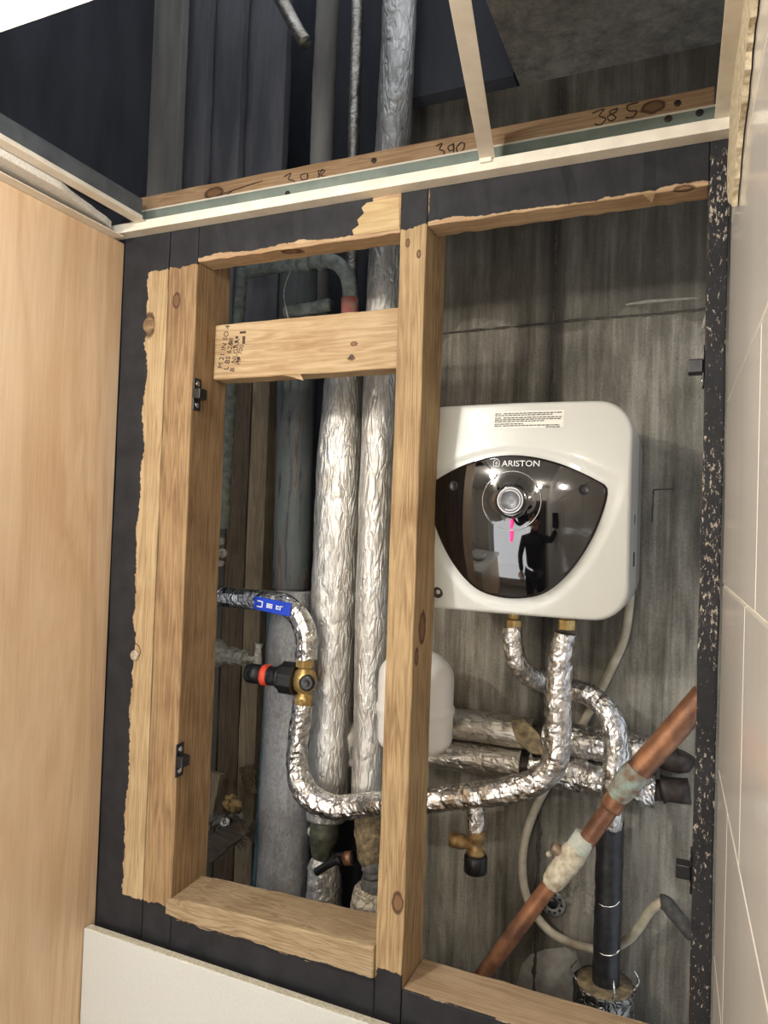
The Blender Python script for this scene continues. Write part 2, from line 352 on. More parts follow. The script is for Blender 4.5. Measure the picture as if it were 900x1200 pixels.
# back wall of the cavity and the shaft beside it
tag(MB().box(-.62, .45, 1.50, 1.60, 0, H+.955, 1).build('wall_back', M_['concrete']), kind='structure')
wb = bpy.data.objects['wall_back']
def ridge(pts, r, seed):
    m = MB(); m.tube(pts, r, 8, .008, r*.9, 60, seed); return m.build('formwork_seam', M_['seam'], wb, True)
ridge([at(515, 391, 1.5), at(600, 383, 1.5), at(690, 374, 1.5), at(770, 368, 1.5), at(840, 361, 1.5)], .0024, 1)
ridge([(-.287, 1.5, H+.93), (-.288, 1.5, H+.6), (-.289, 1.5, H+.2)], .0032, 2)
ridge([(-.29, 1.5, H-.1), (-.288, 1.5, H-.5), (-.289, 1.5, H-1.0)], .004, 3)
m = MB(); m.tube([at(733, 357, 1.5), at(765, 353, 1.5), at(818, 349, 1.5)], [.0015, .004, .0015], 8, .006, .001, 90); m.build('plaster_smear', plain('smear', (150, 144, 132), .9, 0, (128, 122, 110), 90), wb, True)
m = MB(); m.tube([at(790, 573, 1.5), at(766, 574, 1.5), at(764, 612, 1.5)], .0012, 6, .006, .0006, 120, smooth=False); m.build('crack', M_['seam'], wb, True)
# rough broken patch and shallow screed lump low on the wall
m = MB()
for i in range(26):
    c = at(random.uniform(655, 705), random.uniform(1035, 1068), 1.5); r = random.uniform(.004, .011)
    m.lathe(c, (0, -1, 0), [(r, -.002), (r*.8, r*.25), (r*.3, r*.4)], 7)
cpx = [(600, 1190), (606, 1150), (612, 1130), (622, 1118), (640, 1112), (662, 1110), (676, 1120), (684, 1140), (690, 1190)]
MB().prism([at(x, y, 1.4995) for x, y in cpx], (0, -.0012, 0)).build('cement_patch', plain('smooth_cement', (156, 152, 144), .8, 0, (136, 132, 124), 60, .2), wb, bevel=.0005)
tag(m.build('broken_concrete', M_['concrete'], wb), kind='stuff')
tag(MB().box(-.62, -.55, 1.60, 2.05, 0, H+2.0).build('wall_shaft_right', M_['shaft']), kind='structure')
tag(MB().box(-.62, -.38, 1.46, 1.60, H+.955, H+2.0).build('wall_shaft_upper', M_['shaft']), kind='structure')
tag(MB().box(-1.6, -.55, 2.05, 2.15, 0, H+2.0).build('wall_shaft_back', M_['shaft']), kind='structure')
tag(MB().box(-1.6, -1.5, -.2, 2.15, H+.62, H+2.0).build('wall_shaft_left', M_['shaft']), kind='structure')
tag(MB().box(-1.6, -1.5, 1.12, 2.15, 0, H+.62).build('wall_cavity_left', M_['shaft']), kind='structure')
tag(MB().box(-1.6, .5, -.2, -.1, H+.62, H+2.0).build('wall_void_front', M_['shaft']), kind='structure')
tag(MB().box(-.375, .45, -.1, 1.60, H+.955, H+1.12).build('ceiling_soffit', M_['soffit']), kind='structure')
tag(MB().box(.40, .45, -.1, 1.5, H+.62, H+.955).build('wall_void_right', M_['soffit']), kind='structure')
# timber laminate side wall and room behind the camera
tag(MB().box(-1.10, -1.07, .15, 1.1, 0, H+.552).build('wall_left', M_['laminate'], bevel=.001), kind='structure')
tag(MB().box(-2.2, -2.12, -1.7, .15, 0, H+.60).build('wall_left_room', M_['room_paint']), kind='structure')
tag(MB().box(-2.2, -1.10, .15, .22, 0, H+.60).build('wall_return', M_['room_paint']), kind='structure')
wf = tag(MB().box(-2.2, .5, -1.70, -1.62, 0, H+.60).build('wall_front', M_['room_paint']), kind='structure')
d1 = tag(MB().box(-.36, .06, -1.62, -1.58, 0, 2.0).build('door_1', M_['dark_door'], bevel=.002), kind='structure')
MB().lathe((-.31, -1.58, 1.0), (0, 1, 0), [(.012, 0), (.012, .03), (.025, .035), (.022, .06)], 16).build('door_handle', M_['chrome'], d1, True)
win = tag(MB().box(-1.6, -.42, -1.62, -1.60, .6, 1.75).build('window_1', plain('obscured_glass', (214, 220, 226), .3, 0, (200, 208, 216), 30, .2)), kind='structure')
for a in ((-1.62, -1.57, .58, 1.77), (-.45, -.40, .58, 1.77)): MB().box(a[0], a[1], -1.62, -1.57, a[2], a[3]).build('window_frame', M_['white_plastic'], win, bevel=.004)
for a in ((.58, .62), (1.73, 1.77)): MB().box(-1.57, -.45, -1.62, -1.57, a[0], a[1]).build('window_frame', M_['white_plastic'], win, bevel=.004)

# tiled right wall, tile by tile
def TX(Y): return .03 + TW*(Y-1.1)
ang = math.atan2(-TW, 1)
u = Vector((TW, 1, 0)).normalized(); nrm = Vector((-1, TW, 0)).normalized()
wr = MB(); c = Vector((TX(-.3), -.3, 1.13)) - nrm*.022
wr.obox(c, u, -nrm, (0, 0, 1), 1.42, .02, 1.13)
wr = tag(wr.build('wall_right', M_['grout']), kind='structure')
zr = [0.0]+[H+.187+.2475*k for k in range(-6, 3)]
zr = [z for z in zr if z >= 0]; zr.append(H+.60)
z_lines = sorted(set(round(z, 4) for z in zr))
joint = {0: .68, -1: .77, -2: .92}
tm = {}
for i in range(len(z_lines)-1):
    z0, z1 = z_lines[i]+.0015, z_lines[i+1]-.0015
    if z1-z0 < .01: continue
    k = round((z_lines[i]+.2475-H-.187)/.2475)
    j0 = joint.get(k, .55+.13*((k*3) % 3)); ys = [1.09]
    y = j0
    if y < 1.0: ys = [1.092]
    while y > -1.55: ys.append(y); y -= .50
    for a, b in zip(ys[:-1], ys[1:]):
        L = (a-b)/2-.0015; mid = Vector((TX((a+b)/2), (a+b)/2, 0))
        key = (round(L, 4), round(z1-z0, 4))
        if key not in tm:
            mm = MB().obox((0, 0, 0), u, nrm, (0, 0, 1), L, .004, (z1-z0)/2); me = bpy.data.meshes.new('tile')
            me.from_pydata([tuple(v) for v in mm.v], [], mm.f); bm = bmesh.new(); bm.from_mesh(me); bmesh.ops.recalc_face_normals(bm, faces=bm.faces); bm.to_mesh(me); bm.free()
            me.materials.append(M_['tile']); tm[key] = me
        o = bpy.data.objects.new('tile', tm[key]); C.objects.link(o); o.parent = wr
        o.location = Vector((mid.x, mid.y, (z0+z1)/2)) - nrm*.0027 - Vector(parent_world(wr))
        bv = o.modifiers.new('bevel', 'BEVEL'); bv.width = .0012; bv.segments = 1
# ragged plaster between tiles and post
pp = [(862, -40), (893, -40), (889, 0), (884, 40), (880, 80), (876, 120), (871, 165), (868, 200), (864, 240), (860, 238), (857.5, 225), (858, 190), (860, 150), (864, 100), (866, 50), (868, 0)]
poly = []
for i in range(len(pp)):
    a, b = pp[i], pp[(i+1) % len(pp)]
    for j in range(4): poly.append(atT(a[0]+(b[0]-a[0])*j/4+random.uniform(-1, 1)*.45, a[1]+(b[1]-a[1])*j/4+random.uniform(-1, 1)*1.5, .003))
tag(MB().prism(poly, nrm*.006).build('trim_1', M_['plaster']), kind='structure')

# ceiling boards in front of the opening, with lamps
ct = tag(MB().box(-2.2, .5, -1.7, -.66, H+.585, H+.62).build('ceiling', M_['tile_board']), kind='structure')
for x0, x1 in ((-2.18, -1.62), (-1.6, -1.02), (-.975, -.40), (-.39, .07)):
    for y0, y1 in ((-.655, -.06), (-.05, .565)):
        if y1 > .3 and x0 < -1.5: continue
        if x0 == -1.6: x1 = -1.11 if y1 > .3 else -1.02
        tag(MB().box(x0, x1, y0, y1, H+.578, H+.592).build('ceiling_tile', M_['tile_board'], bevel=.002),
            'white ceiling tile above camera, its edge seen at top left' if (x0 == -.975 and y1 > .3) else 'white square ceiling tile of the room behind the viewer', 'ceiling tile', 'ceiling tiles of the room')
for i, (p, e, c, r) in enumerate(LAMPS):
    t_ = thing('ceiling_lamp', ['small ceiling lamp just in front of the wall opening', 'unseen ceiling lamp added for fill, left of the viewer', 'unseen ceiling lamp added for fill, farthest back behind the viewer'][i], 'lamp', (p[0], p[1], H+.578))
    MB().lathe((p[0], p[1], H+.578), (0, 0, -1), [(.05, 0), (.05, .008), (.042, .010), (.02, .012)], 32).build('base', M_['chrome'], t_, True)
    MB().lathe((p[0], p[1], H+.578), (0, 0, -1), [(.018, .018), (.018, .022)], 24).build('lamp_holder', M_['white_plastic'], t_, True)

# ------------------------------------------------------------------ timber frame
Yf, Yb = 1.100, 1.195
LW, DW = (216, 180, 128), (160, 118, 74)
fr = thing('timber_frame', 'pine stud frame around the open wall cavity, front faces partly black painted', 'frame', (-.5, 1.15, 0))
A0, A1, B1 = -1.068, -.9545, -.8865
zb = H-.735
k1 = at(157, 763, Yf); k2 = at(175, 381, Yf)
mA = wood('outer_stud_wood', 'z', (222, 190, 136), (176, 136, 86), [(-2, -1.004, 0, 1.1035, -1, H+1), (-2, 1, 0, 1.1035, H+.488, H+1), (-2, 1, 0, 1.1035, -1, H-.722)], [(tuple(k2), .014)], edge=.009)
a_ = MB().box(A0, A1-.001, Yf, Yb, 0, H+.57, 30, 'z', .0006).build('stud', mA, fr, bevel=.002); tag(a_, 'outer left stud, black with a bare strip down its inner side')
mB = wood('inner_stud_wood', 'z', (196, 156, 104), (138, 100, 62), [(-2, 1, 0, 1.1035, H+.492, H+1), (-2, 1, 0, 1.1035, -1, H-.722)], [(tuple(at(207, 352, Yf)), .009), (tuple(at(214, 985, Yf)+Vector((.02, .03, 0))), .012)], edge=.009)
b_ = MB().box(A1+.001, B1, Yf-.0005, 1.205, 0, H+.57, 30, 'z', .0006).build('stud', mB, fr, bevel=.002); tag(b_, 'bare brown stud bordering the left opening')
mC = wood('centre_stud_wood', 'z', (214, 178, 122), (158, 118, 74), [(-2, 1, 0, 1.1035, H+.500, H+1), (-.47, 1, 0, 1.1035, -1, H-.715)],
          [(tuple(atX(495, 735, -.4225)), .016), (tuple(at(466, 1058, Yf)), .010), (tuple(atX(488, 770, -.4225)), .008), (tuple(at(478, 285, Yf)), .004), (tuple(at(491, 298, Yf)), .004)], edge=.008)
c_ = MB().box(-.4700, -.4225, Yf-.0005, Yb, 0, H+.575, 30, 'z', .0008).build('stud', mC, fr, bevel=.002); tag(c_, 'bare centre stud with black painted top and foot')
mD = wood('right_post_wood', 'z', (196, 150, 110), (150, 104, 70), [(-2, 1, 0, 1.130, -1, H+1), (.022, 1, 0, 2, -1, 5)], chips=.112, edge=.002)
d_ = MB().box(0.0, .0265, Yf, Yb, 0, H+.575, 40, 'z', .0009).build('stud', mD, fr, bevel=.002); tag(d_, 'right post in scuffed black paint with pale chips')
# headers
mH = wood('header_wood', 'x', (226, 188, 138), (184, 138, 92), [(-.8865, -.520, 0, 1.1035, H+.5035, H+1), (-.4225, .01, 0, 1.1035, H+.5045, H+.583)],
          [(tuple(at(342, 294, 1.112)), .011), (tuple(at(801, 224, 1.1)), .009), (tuple(at(352, 296, 1.12)), .005)], edge=.005)
h1 = MB().box(B1+.0005, -.4705, Yf, 1.146, H+.494, H+.571, 24, 'x', .0012).build('header', mH, fr, bevel=.0015); tag(h1, 'left header, black face torn to bare pine at its right end')
h2 = MB().box(-.4220, -.0005, Yf, 1.146, H+.499, H+.571, 24, 'x', .0012).build('header', mH, fr, bevel=.0015); tag(h2, 'right header, black face above a bare underside')
mT = wood('top_plate_wood', 'x', (214, 172, 122), (170, 124, 80), (), [(tuple(at(250, 226, 1.1)), .012), (tuple(at(765, 124, 1.1)), .010)], edge=.004)
tp = MB().box(-1.06, .004, 1.102, 1.15, H+.5755, H+.642, 20, 'x', .0008).build('top_plate', mT, fr, bevel=.002); tag(tp, 'raw timber above the ceiling rail with handwritten numbers')
S1 = [[(333, 207), (341, 203), (338, 210), (345, 212), (342, 218), (336, 220)], [(358, 203), (352, 206), (355, 211), (361, 208), (360, 203), (361, 217)], [(373, 200), (375, 215)], [(373, 200), (381, 200), (376, 206), (385, 207), (382, 212), (375, 215)], [(370, 214), (378, 198)],
      [(244, 234), (262, 227), (285, 219), (308, 212)], [(240, 230), (258, 232), (272, 224)]]
S2 = [[(511, 171), (518, 168), (515, 175), (521, 178), (516, 185), (512, 184)], [(531, 169), (525, 172), (527, 177), (532, 174), (531, 168), (532, 181)], [(540, 167), (535, 173), (537, 179), (543, 175), (544, 168), (540, 167)]]
S3 = [[(694, 133), (708, 128), (702, 136), (710, 139), (703, 147), (697, 145)], [(724, 127), (714, 131), (722, 138), (715, 142), (712, 137), (722, 131), (724, 127)], [(748, 120), (735, 124), (737, 130), (746, 130), (742, 137), (733, 138)]]
for sg, nm in ((S1, '39B'), (S2, '390'), (S3, '385')):
    tag(stroke('handwriting', sg, 1.1018, .0011, M_['ink'], tp), 'handwritten ' + nm + ' in dark marker')
for px, py in ((438, 188), (794, 121), (822, 131)):
    MB().lathe(at(px, py, 1.1015), (0, -1, 0), [(.005, 0), (.0045, .0012), (.0015, .0004)], 12).build('screw', M_['dark_metal'], tp, True)
# bottom plate, sill
mP = wood('bottom_plate_wood', 'x', (222, 190, 146), (184, 146, 104), [(-2, .1, 0, 1.103, -1, H-.7370)], (), edge=.004)
MB().box(B1+.0005, -.4705, Yf, Yb, H-.86, H-.736, 12, 'x', .0006).build('bottom_plate', mP, fr, bevel=.002)
tag(MB().box(-.4220, -.0005, Yf, Yb, H-.86, H-.737, 12, 'x', .0008).build('bottom_plate', mP, fr, bevel=.002), 'right bottom plate, bare top and black front')
mS = wood('sill_wood', 'x', (206, 178, 132), (150, 116, 78), [(-2, 1, 0, 1.0985, -1, H-.731)], [(tuple(at(212, 1030, 1.14)), .009)], ring=1.6, edge=.004)
sl = MB(); n = 26
for i in range(n+1):
    x = -.899 + (.4285)*i/n; zt = H-.697+.018*i/n+random.uniform(-.0008, .0008)
    chip = .012*max(0, 1-i/3.0)
    sl.v += [Vector((x, 1.094+chip*.3, H-.7355)), Vector((x, 1.094+chip*.4, zt-chip*.6)), Vector((x, 1.192, zt)), Vector((x, 1.192, H-.7355))]
for i in range(n):
    for j in range(4): sl.f.append((4*i+j, 4*i+(j+1) % 4, 4*i+4+(j+1) % 4, 4*i+4+j))
sl.f += [(3, 2, 1, 0), tuple(4*n+j for j in range(4))]
for i in range(2): pass
tag(sl.build('sill', mS, fr, bevel=.003), 'rough bare sill board on the bottom plate')
# the sill's left end overlaps the stud: stud is notched there in the photograph, so the sill sits in front
# noggin with stamp
mN = wood('noggin_wood', 'x', (228, 194, 142), (190, 146, 94), (), [(tuple(at(270, 402, 1.16)), .003), (tuple(at(415, 403, 1.16)), .004), (tuple(at(412, 420, 1.16)), .004)], ring=.8)
ng = MB().box(B1+.0006, -.4705, 1.160, 1.204, H+.281, H+.389, 20, 'x', .0007).build('cross_block', mN, fr, bevel=.0025); tag(ng, 'pale cross block between studs, ink stamp at its left end')
def stampfn(px, py, rot=80):
    o = at(px, py, 1.1592); a = math.radians(rot)
    return lambda x, y: Vector((o.x + x*math.cos(a) - y*math.sin(a), 1.1592, o.z + x*math.sin(a) + y*math.cos(a)))
for s_, px, py, sz in (('M 21 IN SO 4', 260, 432, .0150), ('L BS 6268', 267, 434, .0155), ('B  NLGAA', 274, 436, .0145), ('HF 700', 281, 428, .0135)):
    textmesh('ink_stamp', s_, sz, stampfn(px, py), M_['ink'], ng)
m = MB()
for q in [(281, 388, 7, 3), (284, 394, 3, 9), (276, 394, 3, 3), (275, 399, 3, 3), (273, 405, 3, 3), (278, 418, 3, 4), (276, 423, 3, 2)]:
    a = at(q[0], q[1]+q[3], 1.1592); b = at(q[0]+q[2], q[1], 1.1592); m.box(a.x, b.x, 1.1588, 1.1600, a.z, b.z)
m.build('ink_stamp', M_['ink'], ng)
for px, py in ((412, 418),): MB().lathe(at(px, py, 1.1598), (0, -1, 0), [(.0045, 0), (.004, .001), (.001, .0005)], 12).build('nail_head', M_['dark_metal'], ng, True)
# plug and hole in outer stud
MB().lathe(at(175, 381, Yf+.001), (0, -1, 0), [(.0145, 0), (.0145, .0016), (.0135, .0022)], 24).build('plug', wood('plug_wood', 'x', (176, 140, 96), (120, 88, 56)), a_, True)
MB().lathe(at(158, 763, Yf+.001), (0, -1, 0), [(.0155, 0), (.0155, .0012), (.0140, .0014), (.0135, .0005)], 24).build('drilled_hole', plain('hole_dark', (56, 38, 26), .9), a_, True)
MB().lathe(at(158, 768, Yf-.0008), (0, -1, 0), [(.0105, 0), (.010, .0018), (.006, .0022)], 14).build('plug', plain('pale_plug', (190, 176, 156), .9, 0, (132, 120, 104), 200, .5), a_, True)
m = MB()
# torn patch of bare pine on left header
tp_ = [(468, 231), (468, 268), (440, 273), (415, 276), (413, 270), (421, 264), (419, 258), (427, 250), (424, 244), (430, 238)]
m.prism([at(x, y, 1.0998) for x, y in tp_], (0, -.0012, 0)); m.build('bare_patch', wood('torn_pine', 'x', (236, 204, 144), (206, 166, 104), (), ring=.7), h1)
m = MB(); q = at(765, 230, 1.098)
m.add([at(752, 227, 1.099), at(768, 226, 1.099), at(764, 238, 1.09), at(758, 231, 1.085)], [(0, 1, 2), (0, 3, 1), (1, 3, 2), (2, 3, 0)]); m.build('splinter', mH, h2)
m = MB(); m.add([at(330, 440, 1.16), at(352, 438, 1.16), at(356, 446, 1.155), at(340, 441, 1.15)], [(0, 1, 2), (0, 3, 1), (1, 3, 2), (2, 3, 0)]); m.build('splinter', mN, ng)
# catches
def catch(c, nx, stand=.018, hh=.031, y0=0):
    b = MB(); b.box(c.x, c.x+nx*.003, c.y-.011, c.y+.011, c.z-hh, c.z+hh)
    o = b.build('catch', M_['black_plastic'], fr, bevel=.002)
    q = MB(); q.box(min(c.x+nx*.002, c.x+nx*stand), max(c.x+nx*.002, c.x+nx*stand), c.y-.013, c.y+.010, c.z-.010, c.z+.010); q.build('tab', M_['black_plastic'], o, bevel=.0015)
    for s_ in (-1, 1): MB().lathe((c.x+nx*.002, c.y, c.z+s_*.020), (nx, 0, 0), [(.0055, 0), (.0055, .0015), (.0035, .0022), (.001, .0014)], 14).build('screw', M_['chrome'], o, True)
    return o
for px, py in ((228.5, 462), (208, 891)):
    c = atX(px, py, B1); catch(Vector((B1, c.y+.004, c.z)), 1)
for py in (431, 1022):
    c = at(829, py, 1.14); catch(Vector((0.0, 1.135, c.z)), -1, .022, .030)
m = MB(); m.tube([at(833, 358, 1.12), at(827, 372, 1.13), at(824, 385, 1.13), at(829, 376, 1.12)], .0018, 6, .004, .0012, 200)
m.build('frayed_fibre', M_['rag'], d_, True); m = MB(); m.tube([at(832, 402, 1.12), at(826, 408, 1.13), at(823, 420, 1.13), at(825, 432, 1.13)], .0018, 6, .004, .0012, 200)
m.build('frayed_fibre', M_['rag'], d_, True)

# white board leaning along the bottom
wp = thing('boxing_panel', 'plain white board with chipboard edge across the bottom left', 'panel', (-.7, 1.078, .0))
MB().box(-1.068, .02, 1.070, 1.087, 0.0, H-.787).build('board', M_['white_board'], wp, bevel=.0012)
MB().box(-1.066, .018, 1.0715, 1.0855, H-.7871, H-.7860).build('top_edge', M_['chip'], wp)

# ------------------------------------------------------------------ ceiling grid
g = thing('ceiling_grid', 'cream metal suspended ceiling rails around the missing tiles', 'ceiling grid', (-.5, 1.0, H+.575))
Zr = H+.562; Zc = H+.575
MB().box(-1.055, .006, 1.0995, 1.1015, Zr, Zr+.050).build('wall_angle_web', M_['green_metal'], g)
MB().box(-1.100, .026, 1.072, 1.0995, Zr-.001, Zr+.001).box(-1.100, .026, 1.072, 1.074, Zr, Zr+.0165).build('wall_angle', M_['cream_metal'], g, bevel=.0006)
MB().box(-1.055, .006, 1.0990, 1.1000, Zr+.048, Zr+.0510).build('angle_edge', M_['cream_metal'], g)
def tee(x0, y0, x1, y1, z, name='tee_bar', web=.032, wd=.012, m=None):
    a = Vector((x0, y0, z)); b = Vector((x1, y1, z)); d = (b-a); L = d.length/2; s_ = d.cross(Vector((0, 0, 1)))
    o = MB().obox((a+b)/2, d, s_, (0, 0, 1), L, wd, .001).obox((a+b)/2+Vector((0, 0, .0065)), d, s_, (0, 0, 1), L, .0035, .0055).build(name, m or M_['cream_metal'], g, bevel=.0004)
    MB().obox((a+b)/2+Vector((0, 0, .012+web/2)), d, s_, (0, 0, 1), L, .0009, web/2).build('bar_web', plain('shaded_web', (96, 100, 104), .6, .2, (80, 84, 88), 25, .05), o)  # web coloured darker to stand for the shadow above the flange
    return o
tee(-1.003, 1.072, -1.003, -.66, Zc+.0005)
tag(tee(-.316, 1.072, -.20, .45, Zc+.0045), 'skewed loose cross bar')
tee(.0165, 1.072, .0165+.018, .45, Zc+.003, 'edge_bar')
MB().box(-1.07, .06, .562, .586, Zc, Zc+.002).build('tee_bar', M_['cream_metal'], g)
MB().obox((-.318, 1.069, Zc+.003), (1, 0, 0), (0, 1, 0), (0, 0, 1), .010, .0015, .006).build('bar_clip', M_['cream_metal'], g, bevel=.001)
for px, py in ((147, 259), (337, 227), (783, 139), (820, 132)): MB().lathe(at(px, py, 1.0993), (0, -1, 0), [(.0055, 0), (.0045, .002), (.0015, .001)], 12).build('screw', M_['dark_metal'], g, True)
MB().box(-1.070, -1.046, .15, 1.072, H+.552, H+.554).build('wall_angle', M_['cream_metal'], g)
# dim hanger channel running beside the left bar
ch = tag(MB().box(-1.14, -1.10, .2, 1.12, H+.640, H+.665).build('hanger_channel', M_['dark_metal'], bevel=.002), 'dark metal channel above the left ceiling bar', 'channel')
# broken tile strip between bar and side wall
px_ = [(-1.068, .16), (-1.068, 1.035), (-1.058, 1.052), (-1.050, 1.030), (-1.045, 1.000), (-1.040, .985), (-1.034, .95), (-1.028, .925), (-1.022, .91), (-1.018, .895), (-1.015, .16)]
tag(MB().prism([(x, y, H+.5625) for x, y in px_], (0, 0, .014)).build('ceiling_tile', M_['tile_board'], bevel=.001), 'white tile strip with a broken corner over the wood wall', 'ceiling tile')

# ------------------------------------------------------------------ shaft boards
def vboard(xa, xb, y_, Y, z0, z1, mat, label, d=.045):
    a = at(xa, y_, Y); b = at(xb, y_, Y)
    return tag(MB().box(a.x, b.x, Y, Y+d, z0, z1, 20, 'z', .0015).build('board', mat, bevel=.002), label, 'board')
vboard(156, 206, 200, 1.62, H+.10, H+1.9, M_['grey_boards'], 'wide grey upright board left in the dark shaft above the rail', .03)
for i, (a, b) in enumerate(((209, 238), (239, 278), (279, 330))):
    vboard(a, b, 200, 1.68+.04*i, H+.43, H+1.9, M_['dark_boards'], ['dark grey upright board next to the wide grey one in the shaft', 'middle dark grey upright board in the shaft', 'dark grey upright board nearest the pipes in the shaft'][i], .03)
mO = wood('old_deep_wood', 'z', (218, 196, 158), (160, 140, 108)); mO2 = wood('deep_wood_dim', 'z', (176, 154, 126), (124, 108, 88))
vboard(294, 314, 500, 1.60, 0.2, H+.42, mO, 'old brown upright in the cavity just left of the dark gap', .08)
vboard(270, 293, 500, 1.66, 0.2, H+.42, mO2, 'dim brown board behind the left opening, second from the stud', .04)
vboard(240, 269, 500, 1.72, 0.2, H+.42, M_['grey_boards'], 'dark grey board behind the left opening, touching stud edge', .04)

# ------------------------------------------------------------------ risers
def riser(name, label, pts, rad, mat, seg=36, amp=.002, fr=40, long=.4, step=.008, seed=0):
    m = MB(); m.tube(pts, rad, seg, step, amp, fr, seed, long=long); return tag(m.build(name, mat, None, True), label, 'pipe')
def P(l, Y): return [at(x, y, (q[0] if q else Y)) for x, y, *q in l]
tR = NT('corroded_riser'); pR = tR.pos((1, 1, .12)); nR = tR.noise(pR, 34, 6, .7, .6); nQ = tR.noise(pR, 17, 4, .5, .5)
cR = tR.ramp(nR, [(.34, (48, 50, 53)), (.45, (104, 106, 106)), (.51, (92, 106, 104)), (.56, (116, 112, 108)), (.61, (106, 86, 80)), (.7, (74, 70, 70))])
M_['corroded'] = tR.done(cR, .65, .2, tR.bump(nQ, .7, .003))
riser('riser_pipe', 'corroded grey and green riser with red streaks left of foil risers', P([(352, 262), (347, 445), (344, 600), (341, 690)], 1.52), .046, M_['corroded'], amp=.0015)
riser('lagged_riser', 'dull grey lagged riser standing on the left, below the corroded pipe', P([(345, 692), (341, 760), (339, 850), (334, 950), (329, 1080)], 1.50), [.044, .058, .060, .060, .060], M_['foil_grey'], amp=.0025)
riser('blue_pipe', 'thin blue painted pipe down left side of grey lagged riser', P([(318, 705), (312, 850), (305, 960), (299, 1060)], 1.53), .010, plain('blue_pipe_paint', (62, 110, 130), .6, 0, (96, 124, 134), 60, .4), seg=16, amp=.0008)
riser('foil_riser', 'wrinkled foil riser, left of the two tall ones beside the centre stud', P([(405, 432), (404, 445), (401, 520), (398, 600), (394, 700), (390, 830), (386, 900), (383, 958)], 1.45), [.046, .046, .053, .056, .055, .048, .048, .046], M_['foil_riser'], 44, .0030, 24, .35, .007, 3)
riser('foil_riser', 'tall foil riser rising past the ceiling rail, nearest the centre stud', P([(470, -60), (466, 60), (460, 170), (452, 300), (446, 450), (441, 600), (437, 720), (434, 850), (431, 945)], 1.42), [.037]*5+[.038, .038, .036, .037], M_['foil_riser'], 40, .0018, 28, .35, .007, 9)
riser('thin_riser', 'thin whitish riser in the shaft above the rail', P([(421, -60), (418, 60), (415, 160), (412, 330), (410, 400)], 1.60), .015, M_['foil_dark'], 20, .0015, 60, .3)
riser('dark_riser', 'faint dark riser in the shaft between boards and thin pipe', P([(388, -60), (380, 100), (375, 260), (371, 400)], 1.70), .032, M_['grey_boards'], 24, .001)
riser('branch_pipe', 'dim slanting pipe high in the dark shaft', P([(318, -20), (335, 10), (350, 38), (358, 50)], 1.62), .018, M_['foil_dark'], 20, .001)
tg = plain('teal_pipe_paint', (146, 154, 146), .6, .1, (104, 112, 106), 60, .4)
ep = thing('elbow_pipe', 'greenish copper pipe with couplings bending down under the left header', 'pipe', at(408, 360, 1.38))
MB().tube(P([(292, 318), (320, 312), (350, 308), (378, 305), (395, 309), (406, 322), (410, 340), (410, 372)], 1.40), .0165, 20, .006, .0006, 80).build('pipe', tg, ep, True)
for a, b in ((346, 352), (353, 364), (374, 380)): MB().tube([at(a, 308.5-(a-346)*.08, 1.40), at(b, 308.5-(b-346)*.08, 1.40)], .0205, 20, .004, .0006, 80).build('coupling', tg, ep, True)
MB().tube([at(410, 350, 1.40), at(410, 372, 1.40)], .019, 20).build('wrap', plain('red_grey_wrap', (128, 112, 100), .8, 0, (150, 70, 62), 40, .4), ep, True)
riser('drop_pipe', 'pale green pipe dropping behind the cross block at left', P([(284, 316), (280, 370), (272, 450), (266, 540), (262, 620)], 1.46), .014, tg, 18, .0008)
riser('stub_pipe', 'short brown-green pipe end lying just above the cross block', P([(335, 366), (360, 362), (388, 357)], 1.44), .014, tg, 18, .002)
tag(MB().tube([at(341, 316, 1.38), at(334, 335, 1.38), at(333, 350, 1.38), at(338, 374, 1.38)], .0012, 6).build('loose_wire', M_['rag'], None, True), 'thin pale wire hanging under the left header', 'wire')

# ------------------------------------------------------------------ foil pipe runs
def foilrun(name, label, pts, rad, seed, amp=.0024, mat='foil', cat='pipe', seg=20, step=.006):
    t_ = thing(name, label, cat, pts[len(pts)//2])
    m = MB(); m.tube(pts, rad, seg, step, amp, 60, seed); o = m.build('lagging', M_[mat], t_, False)
    return t_
A_ = P([(246, 697, 1.43), (275, 701, 1.41), (305, 703, 1.38), (332, 708, 1.36), (350, 722, 1.36), (359, 745, 1.36), (359, 772, 1.36)], 0)
ra = foilrun('cold_feed_pipe', 'foil wrapped pipe from behind left stud curving down to the brass valve', A_, .0235, 1)
B_ = P([(355, 824), (351, 855), (348, 890), (352, 916), (366, 936), (392, 946), (425, 944)], 1.36) + P([(470, 940), (520, 936), (570, 930), (612, 922), (640, 908), (652, 884), (654, 850), (654, 810), (657, 775), (662, 742)], 1.335)
rb = foilrun('outlet_pipe', 'long foil wrapped pipe looping from brass valve behind the stud up to the heater', B_, [.0225]*3+[.026, .0275, .0255, .0245, .0245, .024, .024, .024, .0235, .0235, .0235, .0235, .022, .0205], 2)
C_ = P([(600, 735, 1.335), (602, 760, 1.335), (609, 782, 1.35), (630, 798, 1.39), (660, 806, 1.405), (690, 814, 1.40), (711, 832, 1.385), (721, 860, 1.375), (722, 895, 1.37), (719, 930, 1.375), (716, 968, 1.385)], 0)
rc = foilrun('return_pipe', 'foil wrapped pipe in an S bend from heater down over the horizontal pipes', C_, [.0175, .019, .020, .020, .020, .0205, .021, .022, .0225, .022, .019], 3)
MB().tube(P([(715, 962), (713, 1050), (711, 1110), (709, 1172)], 1.41), .0245, 28, .008, .0012, 50).build('black_lagging', M_['black_lag'], rc, True)
for y_ in (1058, 1115): MB().tube(P([(702, y_+1), (707, y_+4), (714, y_+5), (722, y_+3), (726, y_-2)], 1.383), .0012, 6).build('tie_wire', M_['chrome'], rc, True)
